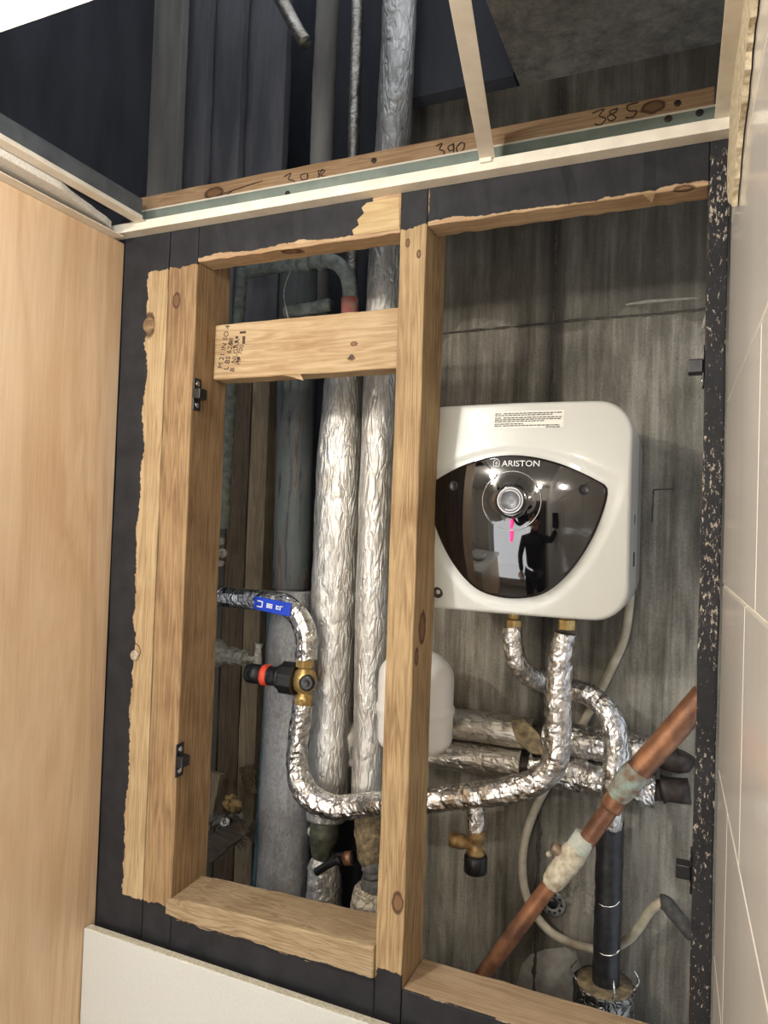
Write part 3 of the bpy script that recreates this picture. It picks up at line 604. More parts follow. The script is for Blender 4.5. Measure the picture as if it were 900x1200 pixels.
bp = thing('lagged_stump', 'thick foil wrapped pipe stump with brown open top at bottom', 'pipe', at(708, 1200, 1.385))
MB().tube(P([(708, 1152), (707, 1180), (705, 1260)], 1.41), .054, 36, .006, .003, 50, 5).build('lagging', foil('dark_gloss_foil', (150, 148, 144), (60, 60, 60), .3, (1, 1, 1), 50, .9), bp, True)
cc = at(708, 1152, 1.41); MB().lathe(cc, (0, 0, 1), [(.050, -.004), (.050, .001), (.026, .0035)], 32).build('foam_top', M_['tan_cloth'], bp, True)
for k in range(4):
    a = k*1.7; q = cc+Vector((math.cos(a)*.05, math.sin(a)*.05, 0)); MB().tube([q, q+Vector((.01*math.cos(a), .01*math.sin(a), .02)), q+Vector((.002, -.004, .038))], [.002, .0015, .001], 6).build('foil_shred', M_['foil'], bp)
# horizontal pipes
h_ = thing('horizontal_pipe', 'upper foil wrapped horizontal pipe on concrete below the heater', 'pipe', at(650, 864, 1.45))
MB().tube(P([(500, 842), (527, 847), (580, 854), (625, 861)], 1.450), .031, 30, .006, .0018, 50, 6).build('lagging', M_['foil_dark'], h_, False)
MB().tube(P([(638, 864), (680, 869), (720, 875), (768, 884)], 1.450), .031, 30, .005, .0035, 70, 7).build('lagging', M_['foil'], h_, False)
MB().tube(P([(620, 860), (645, 864)], 1.450), .020, 20).build('pipe', M_['dark_metal'], h_, True)
m = MB(); fl = [(597, 845), (612, 842), (632, 862), (638, 886), (622, 884), (604, 868)]
m.prism([at(x, y, 1.405+.004*math.sin(i*2)) for i, (x, y) in enumerate(fl)], (0, .012, 0)); m.build('lagging_flap', M_['tan_cloth'], h_, bevel=.004)
MB().tube(P([(766, 884), (785, 889), (798, 891), (803, 884)], 1.455), [.020, .023, .024, .020], 18).build('elbow', M_['dark_metal'], h_, True)
h2_ = thing('horizontal_pipe', 'lower foil wrapped horizontal pipe on concrete, ending by the copper pipe', 'pipe', at(650, 900, 1.44))
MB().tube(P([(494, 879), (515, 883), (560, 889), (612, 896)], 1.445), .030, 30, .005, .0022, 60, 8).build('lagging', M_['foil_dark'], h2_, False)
MB().tube(P([(622, 898), (670, 907), (700, 914), (768, 927)], 1.445), .0315, 30, .005, .0038, 70, 9).build('lagging', M_['foil'], h2_, False)
MB().tube(P([(608, 896), (628, 899)], 1.445), .022, 20).build('pipe', M_['dark_metal'], h2_, True)
MB().tube(P([(766, 926), (776, 926)], 1.445), .019, 20).build('pipe', M_['dark_metal'], h2_, True)
MB().tube(P([(776, 925), (782, 925), (800, 927), (808, 927)], 1.445), [.026, .022, .023, .023], 20).build('elbow', M_['dark_metal'], h2_, True)
# ------------------------------------------------------------------ brass pressure valve between cold feed and outlet
pv = thing('pressure_valve', 'brass pressure reducing valve with black adjusting cap and orange ring', 'valve', at(357, 797, 1.36))
c = at(357, 797, 1.36); cz = c.z
MB().lathe((c.x, c.y, cz-.052), (0, 0, 1), [(.019, 0), (.019, .020), (.014, .022), (.014, .026), (.022, .032), (.027, .050), (.022, .070), (.014, .076), (.014, .080)], 28).build('body', M_['brass'], pv, True)
MB().lathe((c.x, c.y, cz-.054), (0, 0, 1), [(.0205, 0), (.0205, .018)], facets=6).build('nut', M_['brass'], pv, bevel=.001)
MB().lathe((c.x, c.y, cz+.028), (0, 0, 1), [(.0205, 0), (.0205, .018)], facets=6).build('nut', M_['brass'], pv, bevel=.001)
ax = Vector((-1, -.06, .01))
MB().lathe((c.x, c.y, cz), ax, [(.018, .0), (.020, .02)], 24).build('neck', M_['brass'], pv, True)
MB().lathe((c.x, c.y, cz), ax, [(.036, .018), (.036, .050), (.032, .054)], facets=10).build('hex_bonnet', M_['black_plastic'], pv, bevel=.002)
MB().lathe((c.x, c.y, cz), ax, [(.028, .052), (.026, .062), (.0215, .066), (.0205, .086), (.021, .088)], 28).build('collar', M_['black_plastic'], pv, True)
MB().lathe((c.x, c.y, cz), ax, [(.0228, .086), (.0228, .100)], 28).build('ring', M_['red'], pv, True)
MB().lathe((c.x, c.y, cz), ax, [(.0215, .100), (.0215, .132), (.019, .139), (.012, .142)], 28).build('adjusting_cap', M_['black_plastic'], pv, True)
g_ = MB().lathe(c+Vector((.022, -.024, .002)), (.15, -1, 0), [(.008, -.012), (.0165, 0), (.0165, .010), (.012, .012), (.005, .009)], 24).build('gauge_plug', M_['black_plastic'], pv, True)
# blue lever
lv = thing('valve_lever', 'blue valve lever with white marks lying over the foil pipe', 'lever', at(320, 712, 1.33))
p0 = at(298, 706, 1.330); p1 = at(341, 715, 1.330); dX = (p1-p0); mid = (p0+p1)/2; up = Vector((0, 0, 1)) - dX.normalized()*dX.normalized().z
MB().obox(mid, dX, (0, 1, 0), up, dX.length/2, .003, .0145).build('grip', M_['blue'], lv, bevel=.002)
MB().obox(mid+Vector((-.005, .012, .0)), dX, (0, 1, 0), up, .012, .010, .006).build('stem', M_['chrome'], lv, bevel=.001)
def mk(u0, v0, hu, hv):
    MB_ = MB().obox(mid+dX.normalized()*u0+up*v0+Vector((0, -.0033, 0)), dX, (0, 1, 0), up, hu, .0004, hv); return MB_
m = MB()
for q in ((-.031, .006, .006, .0013), (-.031, -.006, .006, .0013), (-.024, 0, .0013, .0065), (-.0055, .0035, .0075, .0012), (-.0055, 0, .0075, .0012), (-.0055, -.0035, .0075, .0012), (.012, 0, .0012, .0045), (.016, .0025, .003, .0012), (.016, -.003, .003, .0012), (.0215, 0, .0013, .0048), (.0245, .004, .003, .001)):
    k = mk(*q); m.add(k.v, k.f)
m.build('lever_marks', M_['white_print'], lv)
# ------------------------------------------------------------------ tee valve under outlet pipe
tv = thing('drain_tee', 'brass tee with black cap hanging under the foil outlet pipe', 'valve', at(558, 985, 1.335))
MB().tube(P([(557, 938), (558, 958), (558, 976)], 1.335), [.016, .017, .016], 22, .005, .0018, 80, 4).build('lagging', M_['foil'], tv)
c = at(558, 990, 1.335)
MB().lathe((c.x, c.y, c.z-.018), (0, 0, 1), [(.017, 0), (.017, .006), (.013, .008), (.013, .028), (.017, .031), (.017, .046)], 24).build('body', M_['brass_old'], tv, True)
MB().lathe(c, (-1, -.05, .02), [(.011, .0), (.011, .022), (.014, .024), (.014, .034), (.012, .036), (.014, .038), (.013, .050), (.009, .052)], 20).build('outlet', M_['brass_old'], tv, True)
MB().lathe((c.x, c.y, c.z-.052), (0, 0, 1), [(.018, 0), (.022, .003), (.022, .030), (.020, .034)], 24).build('cap', M_['black_plastic'], tv, True)
# ------------------------------------------------------------------ heater
bl = thing('water_heater', 'white square wall-hung water heater with dark glossy shield-shaped visor', 'water heater', (-.286, 1.33, H-.13))
CX, CZ, HW, HH = -.2865, H+.0415, .1855, .1775
def outline(th, s=1.0, rad=.055):
    dx, dz = math.cos(th), math.sin(th); lo, hi = 0, .5
    for _ in range(26):
        m_ = (lo+hi)/2; x, z = abs(dx)*m_, abs(dz)*m_
        qx, qz = x-(HW-rad), z-(HH-rad)
        d = math.hypot(max(qx, 0), max(qz, 0))+min(max(qx, qz), 0)-rad
        if d < 0: lo = m_
        else: hi = m_
    return lo*s
def F(a, b): return 1.176 + a*a/(2*1.05) + b*b/(2*1.05)
vpx = [(600, 533), (630, 536), (660, 544), (685, 555), (700, 563), (708, 567), (711.5, 573), (709, 588), (703, 607), (694, 629), (680, 653), (663, 675), (645, 691), (628, 700), (606, 703.5)]
VC = Vector((0, 0)); vr = []
pts = []
for x, y in vpx:
    q = at(x, y, 1.172); pts.append((q.x-CX, q.z-CZ))
pts[0] = (0, pts[0][1]); pts[-1] = (0, pts[-1][1]); bc = (pts[0][1]+pts[-1][1])/2+.012
full = pts + [(-x, z) for x, z in reversed(pts[1:-1])]
for _ in range(2): full = [(.75*a[0]+.25*b[0], .75*a[1]+.25*b[1]) if k else (.25*a[0]+.75*b[0], .25*a[1]+.75*b[1]) for a, b in zip(full, full[1:]+full[:1]) for k in (1, 0)]
pol = sorted([(math.atan2(z-bc, x) % (2*PI), math.hypot(x, z-bc)) for x, z in full])
def rv(th):
    th %= 2*PI
    for i in range(len(pol)):
        a, b = pol[i], pol[(i+1) % len(pol)]; a0, b0 = a[0], b[0]+(2*PI if i == len(pol)-1 else 0)
        tt = th if th >= a0 else th+2*PI
        if a0 <= tt <= b0:
            # straight chord between the outline points
            A = Vector((math.cos(a[0])*a[1], math.sin(a[0])*a[1])); B = Vector((math.cos(b[0])*b[1], math.sin(b[0])*b[1]))
            d = Vector((math.cos(th), math.sin(th))); e = B-A; den = d.x*e.y-d.y*e.x
            return abs((A.x*e.y-A.y*e.x)/den) if abs(den) > 1e-9 else a[1]
    return pol[0][1]
NS = 144
def body_mesh():
    m = MB(); rings = []
    NR = 44
    for i in range(1, NR+1):
        s_ = i/NR; row = []
        for j in range(NS):
            th = 2*PI*j/NS; r = outline(th)*s_*.965; a, b = math.cos(th)*r, math.sin(th)*r
            t2 = math.hypot(a, b-bc)/max(rv(math.atan2(b-bc, a)), 1e-4); q = min(max((1.16-t2)/.07, 0), 1)
            row.append((CX+a, F(a, b)+.0018*(q*q*(3-2*q)), CZ+b))
        rings.append(row)
    edge = []
    for k in range(1, 6):
        u_ = k/5*PI/2; row = []
        for j in range(NS):
            th = 2*PI*j/NS; r0 = outline(th); r = r0*(.965+.035*math.sin(u_)); a, b = math.cos(th)*r, math.sin(th)*r; f0 = F(math.cos(th)*r0*.965, math.sin(th)*r0*.965)
            row.append((CX+a, f0+.010*(1-math.cos(u_)), CZ+b))
        rings.append(row)
    for Yv, sc in ((1.25, 1.0), (1.335, .997), (1.336, .985)):
        rings.append([(CX+math.cos(2*PI*j/NS)*outline(2*PI*j/NS)*sc, Yv, CZ+math.sin(2*PI*j/NS)*outline(2*PI*j/NS)*sc) for j in range(NS)])
    m.v = [Vector((CX, F(0, 0)+.0018, CZ))] + [Vector(p) for rw in rings for p in rw]
    for j in range(NS): m.f.append((0, 1+(j+1) % NS, 1+j))
    for i in range(len(rings)-1):
        for j in range(NS):
            m.f.append((1+i*NS+j, 1+i*NS+(j+1) % NS, 1+(i+1)*NS+(j+1) % NS, 1+(i+1)*NS+j))
    m.f.append(tuple(1+(len(rings)-1)*NS+j for j in range(NS))); return m
body_mesh().build('front_shell', M_['boiler'], bl, True)
m = MB(); rows = []
for Yv, sc in ((1.3365, .985), (1.339, .990), (1.42, .985), (1.475, .972), (1.498, .95)):
    rows.append([(CX+math.cos(2*PI*j/NS)*outline(2*PI*j/NS)*sc, Yv, CZ+math.sin(2*PI*j/NS)*outline(2*PI*j/NS)*sc) for j in range(NS)])
m.v = [Vector(p) for rw in rows for p in rw]
for i in range(4):
    for j in range(NS): m.f.append((i*NS+j, i*NS+(j+1) % NS, (i+1)*NS+(j+1) % NS, (i+1)*NS+j))
m.f += [tuple(range(NS)), tuple(4*NS+j for j in range(NS))]
tag(m.build('rear_shell', M_['boiler_side_shaded'], bl, True), 'rear shell against the wall, its shade put into the colour')
def V(a, b): return 1.1585 + (a*a)/(2*.40) + (b-.0)**2/(2*.55)
m = MB(); NR = 30; rows = []
for i in range(1, NR+1):
    s_ = i/NR; rows.append([(math.cos(2*PI*j/NS)*rv(2*PI*j/NS)*s_, bc+math.sin(2*PI*j/NS)*rv(2*PI*j/NS)*s_) for j in range(NS)])
m.v = [Vector((CX, V(0, bc), CZ+bc))] + [Vector((CX+a, V(a, b), CZ+b)) for rw in rows for a, b in rw]
m.v += [Vector((CX+a*1.005, max(V(a, b)+.002, min(V(a, b)+.03, F(a, b)+.006)), CZ+b)) for a, b in rows[-1]]
for j in range(NS): m.f.append((0, 1+(j+1) % NS, 1+j))
for i in range(NR):
    for j in range(NS): m.f.append((1+i*NS+j, 1+i*NS+(j+1) % NS, 1+(i+1)*NS+(j+1) % NS, 1+(i+1)*NS+j))
vis = m.build('visor', M_['visor'], bl, True); tag(vis, 'glossy black shield-shaped visor')
def onV(px, py):
    q = at(px, py, 1.16); return q.x-CX, q.z-CZ
def vfn(px, py, sx=1, off=.0006):
    a0, b0 = onV(px, py); return lambda x, y: Vector((CX+a0+x*sx, V(a0+x*sx, b0+y)-off, CZ+b0+y))
textmesh('lettering', 'ARISTON', .0138, vfn(587.5, 546.3, 1.08), M_['white_print'], vis, .0003)
a0, b0 = onV(581, 546)
m = MB()
for st, r in (([(-.0050, 0), (-.0050, .0075), (0, .0125), (.0050, .0075), (.0050, 0), (-.0050, 0)], .0007), ([(-.0010, .003), (-.0014, .005), (.0004, .0075), (.0016, .005), (.0010, .003), (-.0010, .003)], .0007)):
    m.tube([(CX+a0+x, V(a0+x, b0+z)-.0003, CZ+b0+z) for x, z in st], r, 6, .002, smooth=False)
m.build('house_emblem', M_['white_print'], vis, True)
for px, py in ((529, 569), (682, 573)):
    a, b = onV(px, py); MB().lathe((CX+a, V(a, b)+.0008, CZ+b), (a/.4, -1, b/.55), [(.0085, 0), (.0085, .0014), (.0072, .0016), (.0068, .001), (.0015, .001)], 20).build('cover_cap', M_['black_plastic'], vis, True)
# dial
a, b = onV(600, 587); dc = Vector((CX+a, V(a, b), CZ+b)); dn = Vector((a/.4, -1, b/.55)).normalized()
dl = MB().lathe(dc, dn, [(.0485, -.006), (.0485, .0035), (.047, .0042), (.028, -.0010), (.0265, .0005), (.024, .0015), (.0215, .0015)], 64).build('dial', M_['visor'], bl, True)
m = MB(); N_ = dn.orthogonal().normalized(); N2 = dn.cross(N_)
def ringtube(R_, r_, h_, a0=0, a1=2*PI, k=64):
    return [dc+dn*h_+(N_*math.cos(a0+(a1-a0)*i/k)+N2*math.sin(a0+(a1-a0)*i/k))*R_ for i in range(k+1)], r_
pr, rr_ = ringtube(.048, .0006, .004); MB().tube(pr, rr_, 6, .01, smooth=False).build('chrome_rim', M_['chrome'], dl, True)
kb = MB().lathe(dc, dn, [(.0215, .0), (.0215, .010), (.020, .012), (.0150, .0122), (.014, .0112), (.004, .0112)], 48).build('knob', M_['knob_silver'], bl, True)
pr, rr_ = ringtube(.0203, .0010, .0119); MB().tube(pr, rr_, 6, .01, smooth=False).build('knob_ring', M_['white_print'], kb, True)
pr, rr_ = ringtube(.0160, .0008, .0122, .3, 4.4); MB().tube(pr, rr_, 6, .01, smooth=False).build('knob_scale', M_['white_print'], kb, True)
m = MB(); lp = [onV(601, 609), onV(600.5, 615), onV(600, 622), onV(599.5, 630), onV(599, 635)]
m.tube([(CX+a, V(a, b)-(.0060 if i < 2 else .0012), CZ+b) for i, (a, b) in enumerate(lp)], [.0022, .0026, .0030, .0026, .0016], 10).build('indicator_light', M_['pink'], bl, True)
# warning label with its small print
def bfn(px, py):
    q = at(px, py, 1.19); a0, b0 = q.x-CX, q.z-CZ; return lambda x, y, off=.0006: Vector((CX+a0+x, F(a0+x, b0+y)-off, CZ+b0+y))
f0 = bfn(579, 503); m = MB(); L_, Hh = .116, .029
for i in range(13):
    for zz in (0, Hh): m.v.append(f0(L_*i/12, zz, .0004))
for i in range(12): m.f.append((2*i, 2*i+2, 2*i+3, 2*i+1))
lb = m.build('warning_label', M_['paper'], bl)
for k in range(8):
    y_ = Hh-.0045-k*.0031-(.0012 if k > 1 else 0)-(.0012 if k > 4 else 0); m = MB(); x = .002
    end = {0: .113, 1: .098, 2: .113, 3: .112, 4: .086, 5: .05, 6: .110, 7: .110}[k]
    if k == 7: x = .088
    while x < end:
        ln = min(random.uniform(.003, .008), end-x)
        if k in (0, 2, 6) and x > .011 and x < .016: x = .0165; continue
        q = [f0(x, y_, .0009), f0(x+ln, y_, .0009), f0(x+ln, y_+.0016, .0009), f0(x, y_+.0016, .0009)]; m.add(q, [(0, 1, 2, 3)]); x += ln+.0012
    if m.v: m.build('print_line', M_['grey_print'], lb)
# pipe stubs under the heater
for px, r in ((602, .011), (664, .012)):
    q = at(px, 735, 1.335); z1 = CZ-HH+.006
    o = MB().lathe((q.x, q.y, q.z+.008), (0, 0, 1), [(r, 0), (r, z1-q.z-.008)], 20).build('pipe_stub', M_['brass'], bl, True)
    MB().lathe((q.x, q.y, q.z-.004), (0, 0, 1), [(r*1.35, 0), (r*1.35, .018)], facets=6).build('nut', M_['brass'], o, bevel=.0008)
q = atX(745, 655, CX+HW); MB().box(CX+HW-.002, CX+HW+.0006, 1.262, 1.287, q.z-.012, q.z+.012).build('side_badge', M_['dark_metal'], bl, bevel=.001)
MB().box(CX+HW-.002, CX+HW+.0005, 1.268, 1.276, q.z+.060, q.z+.075).build('side_slot', M_['black_plastic'], bl)
q = at(513.5, 694, 1.196); MB().lathe(q+Vector((0, .004, 0)), (0, -1, 0), [(.010, 0), (.010, .006), (.007, .008), (.003, .005)], 20).build('drain_cap', M_['dark_metal'], bl, True)

# expansion vessel
ev = thing('expansion_vessel', 'white rounded expansion vessel half hidden behind the centre stud', 'vessel', at(487, 880, 1.31))
ct_ = at(489, 760, 1.315); cb_ = at(485, 884, 1.315); hz = ct_.z-cb_.z; R_ = .073
pr = [(.001, 0)] + [(R_*math.sin(k*PI/16), .035*(1-math.cos(k*PI/16))) for k in range(1, 9)] + [(R_, hz*.36), (R_+.0005, hz*.40), (R_+.003, hz*.42), (R_+.003, hz*.46), (R_+.0005, hz*.48), (R_, hz*.52)]
pr += [(R_*math.cos(k*PI/20), hz-.055+.055*math.sin(k*PI/20)) for k in range(0, 10)] + [(.006, hz)]
MB().lathe((ct_.x, 1.315, cb_.z), (0, 0, 1), pr, 48).build('tank', M_['white_plastic'], ev, True)
m = MB()
for i in range(9):
    a = PI+.25+i*.05
    for zz in (hz*.12, hz*.34): m.v.append(Vector((ct_.x+math.cos(a)*(R_+.0006), 1.315+math.sin(a)*(R_+.0006), cb_.z+zz)))
for i in range(8): m.f.append((2*i, 2*i+2, 2*i+3, 2*i+1))
m.build('label', plain('vessel_label', (150, 156, 170), .6, 0, (200, 202, 206), 240, 0), ev)
MB().lathe((ct_.x, 1.325, cb_.z-.055), (0, 0, 1), [(.010, 0), (.010, .06)], 16).build('connection', M_['brass_old'], ev, True)

# ------------------------------------------------------------------ copper pipe
cp = thing('copper_pipe', 'brown copper pipe slanting across the lower right with pale scaled valve', 'pipe', at(650, 1010, 1.29))
YC = 1.30
MB().tube(P([(826, 814), (790, 856), (742, 909)], YC), .0205, 28, .008, .0004, 40, smooth=False).build('pipe', M_['copper'], cp, True)
MB().tube(P([(748, 902), (735, 918), (722, 934)], YC), [.022, .0235, .0185], 24, .004, .0012, 80).build('reducer', M_['verdigris'], cp, True)
MB().tube(P([(732, 921), (715, 947)], YC), .0185, 24, .004, .0004, 80).build('collar', M_['copper'], cp, True)
MB().tube(P([(722, 937), (682, 993)], YC), .0150, 24, .008, .0003, 40, smooth=False).build('pipe', M_['copper'], cp, True)
MB().tube(P([(650, 1030), (538, 1180)], YC), .0145, 24, .008, .0003, 40, smooth=False).build('pipe', M_['copper'], cp, True)
vb = MB().tube(P([(686, 980), (680, 990), (676, 996)], YC), [.019, .020, .019], 20, .004, .0012, 100).build('valve_nut', plain('pale_green_scale', (172, 184, 172), .85, 0, (206, 200, 186), 80, .6), cp, True)
MB().tube(P([(679, 992), (671, 1002), (663, 1013), (656, 1022)], YC), [.018, .0225, .0215, .019], 20, .004, .0016, 90, 2).build('valve_body', M_['cream_valve'], cp, True)
MB().tube(P([(661, 1016), (653, 1026), (645, 1037)], YC), [.020, .0215, .0165], 8, .004, .0012, 100).build('valve_nut', M_['cream_valve'], cp, True)
c = at(660, 1000, YC)
st_ = MB().lathe(c, (-.8, -.3, .5), [(.011, -.01), (.010, .012), (.008, .014), (.0075, .022)], 16).build('valve_stem', plain('stem_brown', (150, 130, 110), .6, .4, (110, 90, 74), 80, .4), cp, True)
for q in ((643, 1001), (651, 996)): MB().lathe(at(q[0], q[1], YC-.006), (0, -1, .3), [(.004, -.006), (.005, 0), (.0035, .004)], 10).build('screw', M_['cream_valve'], st_, True)

# ------------------------------------------------------------------ beige hose
hs = thing('hose', 'beige hose dropping behind pipes and looping along the concrete at bottom', 'hose', at(650, 1095, 1.47))
MB().tube(P([(739, 690, 1.488), (737, 715, 1.488), (731, 750, 1.486), (714, 788, 1.486), (692, 832, 1.4865), (672, 866, 1.4905), (652, 903, 1.4905), (630, 942, 1.486), (615, 985, 1.47), (613, 1030, 1.465), (623, 1064, 1.46), (645, 1092, 1.45), (675, 1107, 1.455), (705, 1113, 1.456), (732, 1104, 1.452), (748, 1088, 1.435), (762, 1067, 1.42), (776, 1057, 1.41)], 0), .0083, 16, .008).build('tube', M_['cable'], hs, True)
MB().tube(P([(774, 1056, 1.41), (781, 1059, 1.41), (795, 1076, 1.40), (812, 1096, 1.38)], 0), [.0125, .0135, .013, .0125], 18, .005, .0012, 70).build('sleeve', M_['grey_sleeve'], hs, True)
# washer flange
wf_ = thing('wall_flange', 'round grey perforated flange fixed on concrete below the copper pipe', 'flange', at(648, 1058, 1.497))
c = at(648, 1057, 1.5)
MB().lathe(c, (0, -1, 0), [(.026, 0), (.026, .005), (.024, .007), (.012, .007), (.0105, .004)], 32).build('disc', plain('grey_zinc', (140, 140, 136), .6, .3, (100, 100, 98), 90, .3), wf_, True)
MB().lathe(c, (0, -1, 0), [(.0105, .0), (.0105, .0076), (.001, .0072)], 20).build('centre_hole', M_['black_plastic'], wf_, True)
for k in range(10):
    a = k*2*PI/10; MB().lathe(c+Vector((math.cos(a)*.018, -.0066, math.sin(a)*.018)), (0, -1, 0), [(.0028, 0), (.0028, .001)], 8).build('slot', M_['black_plastic'], wf_)

# ------------------------------------------------------------------ stopcock and small valve by left stud
sc = thing('stopcock', 'grey-white painted stopcock with tee handle sticking out behind left stud', 'valve', at(280, 768, 1.42))
c = at(256, 766, 1.42); ax = Vector((1, -.05, -.02)).normalized()
MB().lathe(c, ax, [(.034, -.03), (.034, 0), (.027, .012), (.017, .030), (.017, .036)], 22).build('body', M_['painted_white'], sc, True)
MB().lathe(c, ax, [(.020, .036), (.0215, .040), (.0215, .048), (.017, .050), (.0165, .066), (.019, .068), (.019, .078)], facets=8).build('gland', M_['painted_white'], sc, bevel=.001)
MB().lathe(c, ax, [(.012, .076), (.012, .084), (.0065, .086), (.0065, .112)], 16).build('stem', M_['painted_white'], sc, True)
q = c+ax*.114
MB().tube([q+Vector((0, 0, -.036)), q+Vector((0, 0, -.026)), q, q+Vector((0, 0, .026)), q+Vector((.002, 0, .037))], [.009, .0065, .010, .0065, .0095], 14).build('handle', M_['painted_white'], sc, True)
m = thing('small_fitting', 'tiny pale fitting peeking past left stud above the foil pipe', 'fitting', at(259, 650, 1.45))
for i, (x, y, r) in enumerate(((259, 634, .010), (261, 648, .012), (259, 660, .009))): MB().lathe(at(x, y, 1.45), (.5, -1, 0), [(r*.7, -.01), (r, -.006), (r, .006), (r*.5, .008)], facets=8).build('nut', M_['painted_white'], m, bevel=.001)

# ------------------------------------------------------------------ lower fittings
lf = thing('isolating_valve', 'dark isolating valve with black lever on foil wrapped pipe, below the outlet pipe', 'valve', at(382, 1050, 1.45))
MB().tube(P([(381, 955), (380, 975), (378, 990), (376, 1004)], 1.44), [.030, .034, .028, .020], 24, .005, .001, 60).build('body', M_['olive'], lf, True)
MB().tube(P([(374, 1000), (378, 1010), (380, 1030), (378, 1085)], 1.455), [.020, .034, .038, .040], 28, .006, .003, 50, 4).build('lagging', M_['foil_riser'], lf, False)
MB().tube(P([(371, 1022), (385, 1013), (398, 1007)], 1.40), [.009, .0085, .008], 12).build('lever', M_['black_plastic'], lf, True)
MB().tube(P([(396, 1007), (414, 1005)], 1.42), .0135, 18).build('spindle', M_['dark_metal'], lf, True)
MB().tube(P([(405, 1006), (413, 1005.5)], 1.42), .0150, 18).build('clip', M_['copper'], lf, True)
MB().lathe(at(366, 974, 1.43), (-1, -.3, 0), [(.012, -.01), (.012, .004), (.007, .010)], 14).build('port', M_['painted_white'], lf, True)
rf = thing('riser_coupling', 'grey hex coupling under a torn jute wrap at foot of right foil riser', 'coupling', at(432, 1060, 1.42))
MB().tube(P([(432, 952), (433, 975), (434, 1000), (435, 1012)], 1.42), [.033, .031, .028, .020], 20, .005, .004, 50, 3).build('wrap', M_['tan_cloth'], rf, True)
for y0, y1, r in ((1008, 1019, .024), (1020, 1027, .021), (1028, 1041, .026)): MB().lathe(at(436, y1, 1.42), (0, 0, 1), [(r, 0), (r, at(436, y0, 1.42).z-at(436, y1, 1.42).z)], facets=6).build('hex_nut', plain('grey_steel', (134, 132, 126), .5, .5, (100, 98, 92), 80, .3), rf, bevel=.0015)
MB().tube(P([(435, 1038), (433, 1052), (430, 1100)], 1.43), [.026, .038, .045], 26, .006, .003, 45, 8).build('lagging', foil('sandy_foil', (206, 196, 176), (140, 126, 104), .5, (1, 1, 1), 50, .8, 0, .35), rf, False)
tag(MB().tube(P([(408, 846), (410, 862), (407, 880), (410, 898)], 1.46), [.010, .020, .018, .008], 12, .005, .005, 70).build('rag', M_['rag'], None, True), 'pale rag stuffed between the two foil risers', 'rag')

# ------------------------------------------------------------------ debris at the foot of the left opening
def plank(name, label, a, b, w_, d_, mat, cat='offcut', ragged=0):
    a = Vector(a); b = Vector(b); dd = (b-a).normalized(); sd = Vector((0, 1, 0)); up_ = dd.cross(sd).normalized(); m = MB(); n = 8
    for i in range(n+1):
        c = a.lerp(b, i/n)
        for (p, q) in ((-1, -1), (1, -1), (1, 1), (-1, 1)): m.v.append(c+up_*p*w_*random.uniform(.93, 1.05)+sd*q*d_+(dd*random.uniform(-ragged, ragged) if i == n else Vector((0, 0, 0))))
    for i in range(n):
        for j in range(4): m.f.append((4*i+j, 4*i+(j+1) % 4, 4*i+4+(j+1) % 4, 4*i+4+j))
    m.f += [(3, 2, 1, 0), tuple(4*n+j for j in range(4))]
    return tag(m.build(name, mat, bevel=.0015), label, cat)
mG = wood('grey_split_wood', 'x', (140, 124, 104), (84, 74, 62))
br = plank('split_batten', 'grey split batten with frayed end across the left opening foot', at(238, 1004, 1.42), at(283, 966, 1.42), .024, .018, mG, 'batten', .012)
m = MB()
for i in range(46):
    q = at(random.uniform(274, 286), random.uniform(958, 990), 1.402+random.uniform(0, .03)); e = q+Vector((random.uniform(.004, .018), -.004, random.uniform(-.016, .006))); m.tube([q, (q+e)/2+Vector((0, 0, .002)), e], [.0010, .0008, .0004], 4, .01)
tag(m.build('splinters', mG, br), kind='stuff')
plank('split_batten', 'ragged grey batten end between the old brown upright and lagged riser', at(298, 980, 1.55), at(326, 944, 1.55), .022, .02, mG, 'batten', .02)
plank('offcut', 'pale wedge of board leaning behind the left stud foot', at(240, 970, 1.5), at(253, 905, 1.52), .02, .008, mO)
plank('offcut', 'pointed scrap of board standing behind the split batten', at(272, 955, 1.56), at(266, 912, 1.56), .022, .006, mO2, ragged=.01)
tag(MB().lathe(at(267, 962, 1.40), (.2, -1, .2), [(.011, 0), (.011, .02), (.006, .021), (.006, .012)], 16).build('pipe_end', M_['chrome'], None, True), 'small shiny pipe end on the split batten', 'fitting')
m = MB()
for i in range(14):
    q = at(random.uniform(268, 282), random.uniform(936, 954), 1.45+random.uniform(-.02, .03)); m.tube([q, q+Vector((random.uniform(-.008, .008), -.006, .010)), q+Vector((random.uniform(-.01, .01), -.01, .016))], [.006, .009, .004], 8, .005, .003, 120, i)
tag(m.build('insulation_tuft', M_['fluff'], None, True), 'orange-brown tuft of insulation above the split batten', 'insulation', kind='stuff')
m = MB()
for i in range(40):
    q = at(random.uniform(246, 284), random.uniform(958, 985), 1.46+random.uniform(-.02, .05)); r = random.uniform(.004, .011)
    m.obox(q, (random.random(), random.random(), .3), (-.3, random.random(), .6), (.2, -.4, 1), r, r*.7, r*.5)
tag(m.build('rubble', M_['grey_boards']), 'loose dark rubble on the split batten behind left stud', 'rubble', kind='stuff')
for i in range(3):
    plank('fibre_sheet', ['curled brown fibre scrap hanging on the old upright, topmost', 'curled brown fibre scrap, middle of three', 'curled brown fibre scrap, lowest of three'][i], at(282+i*3, 905+i*11, 1.585), at(300, 900+i*12, 1.575), .012, .003, M_['tan_cloth'], 'scrap', .006)

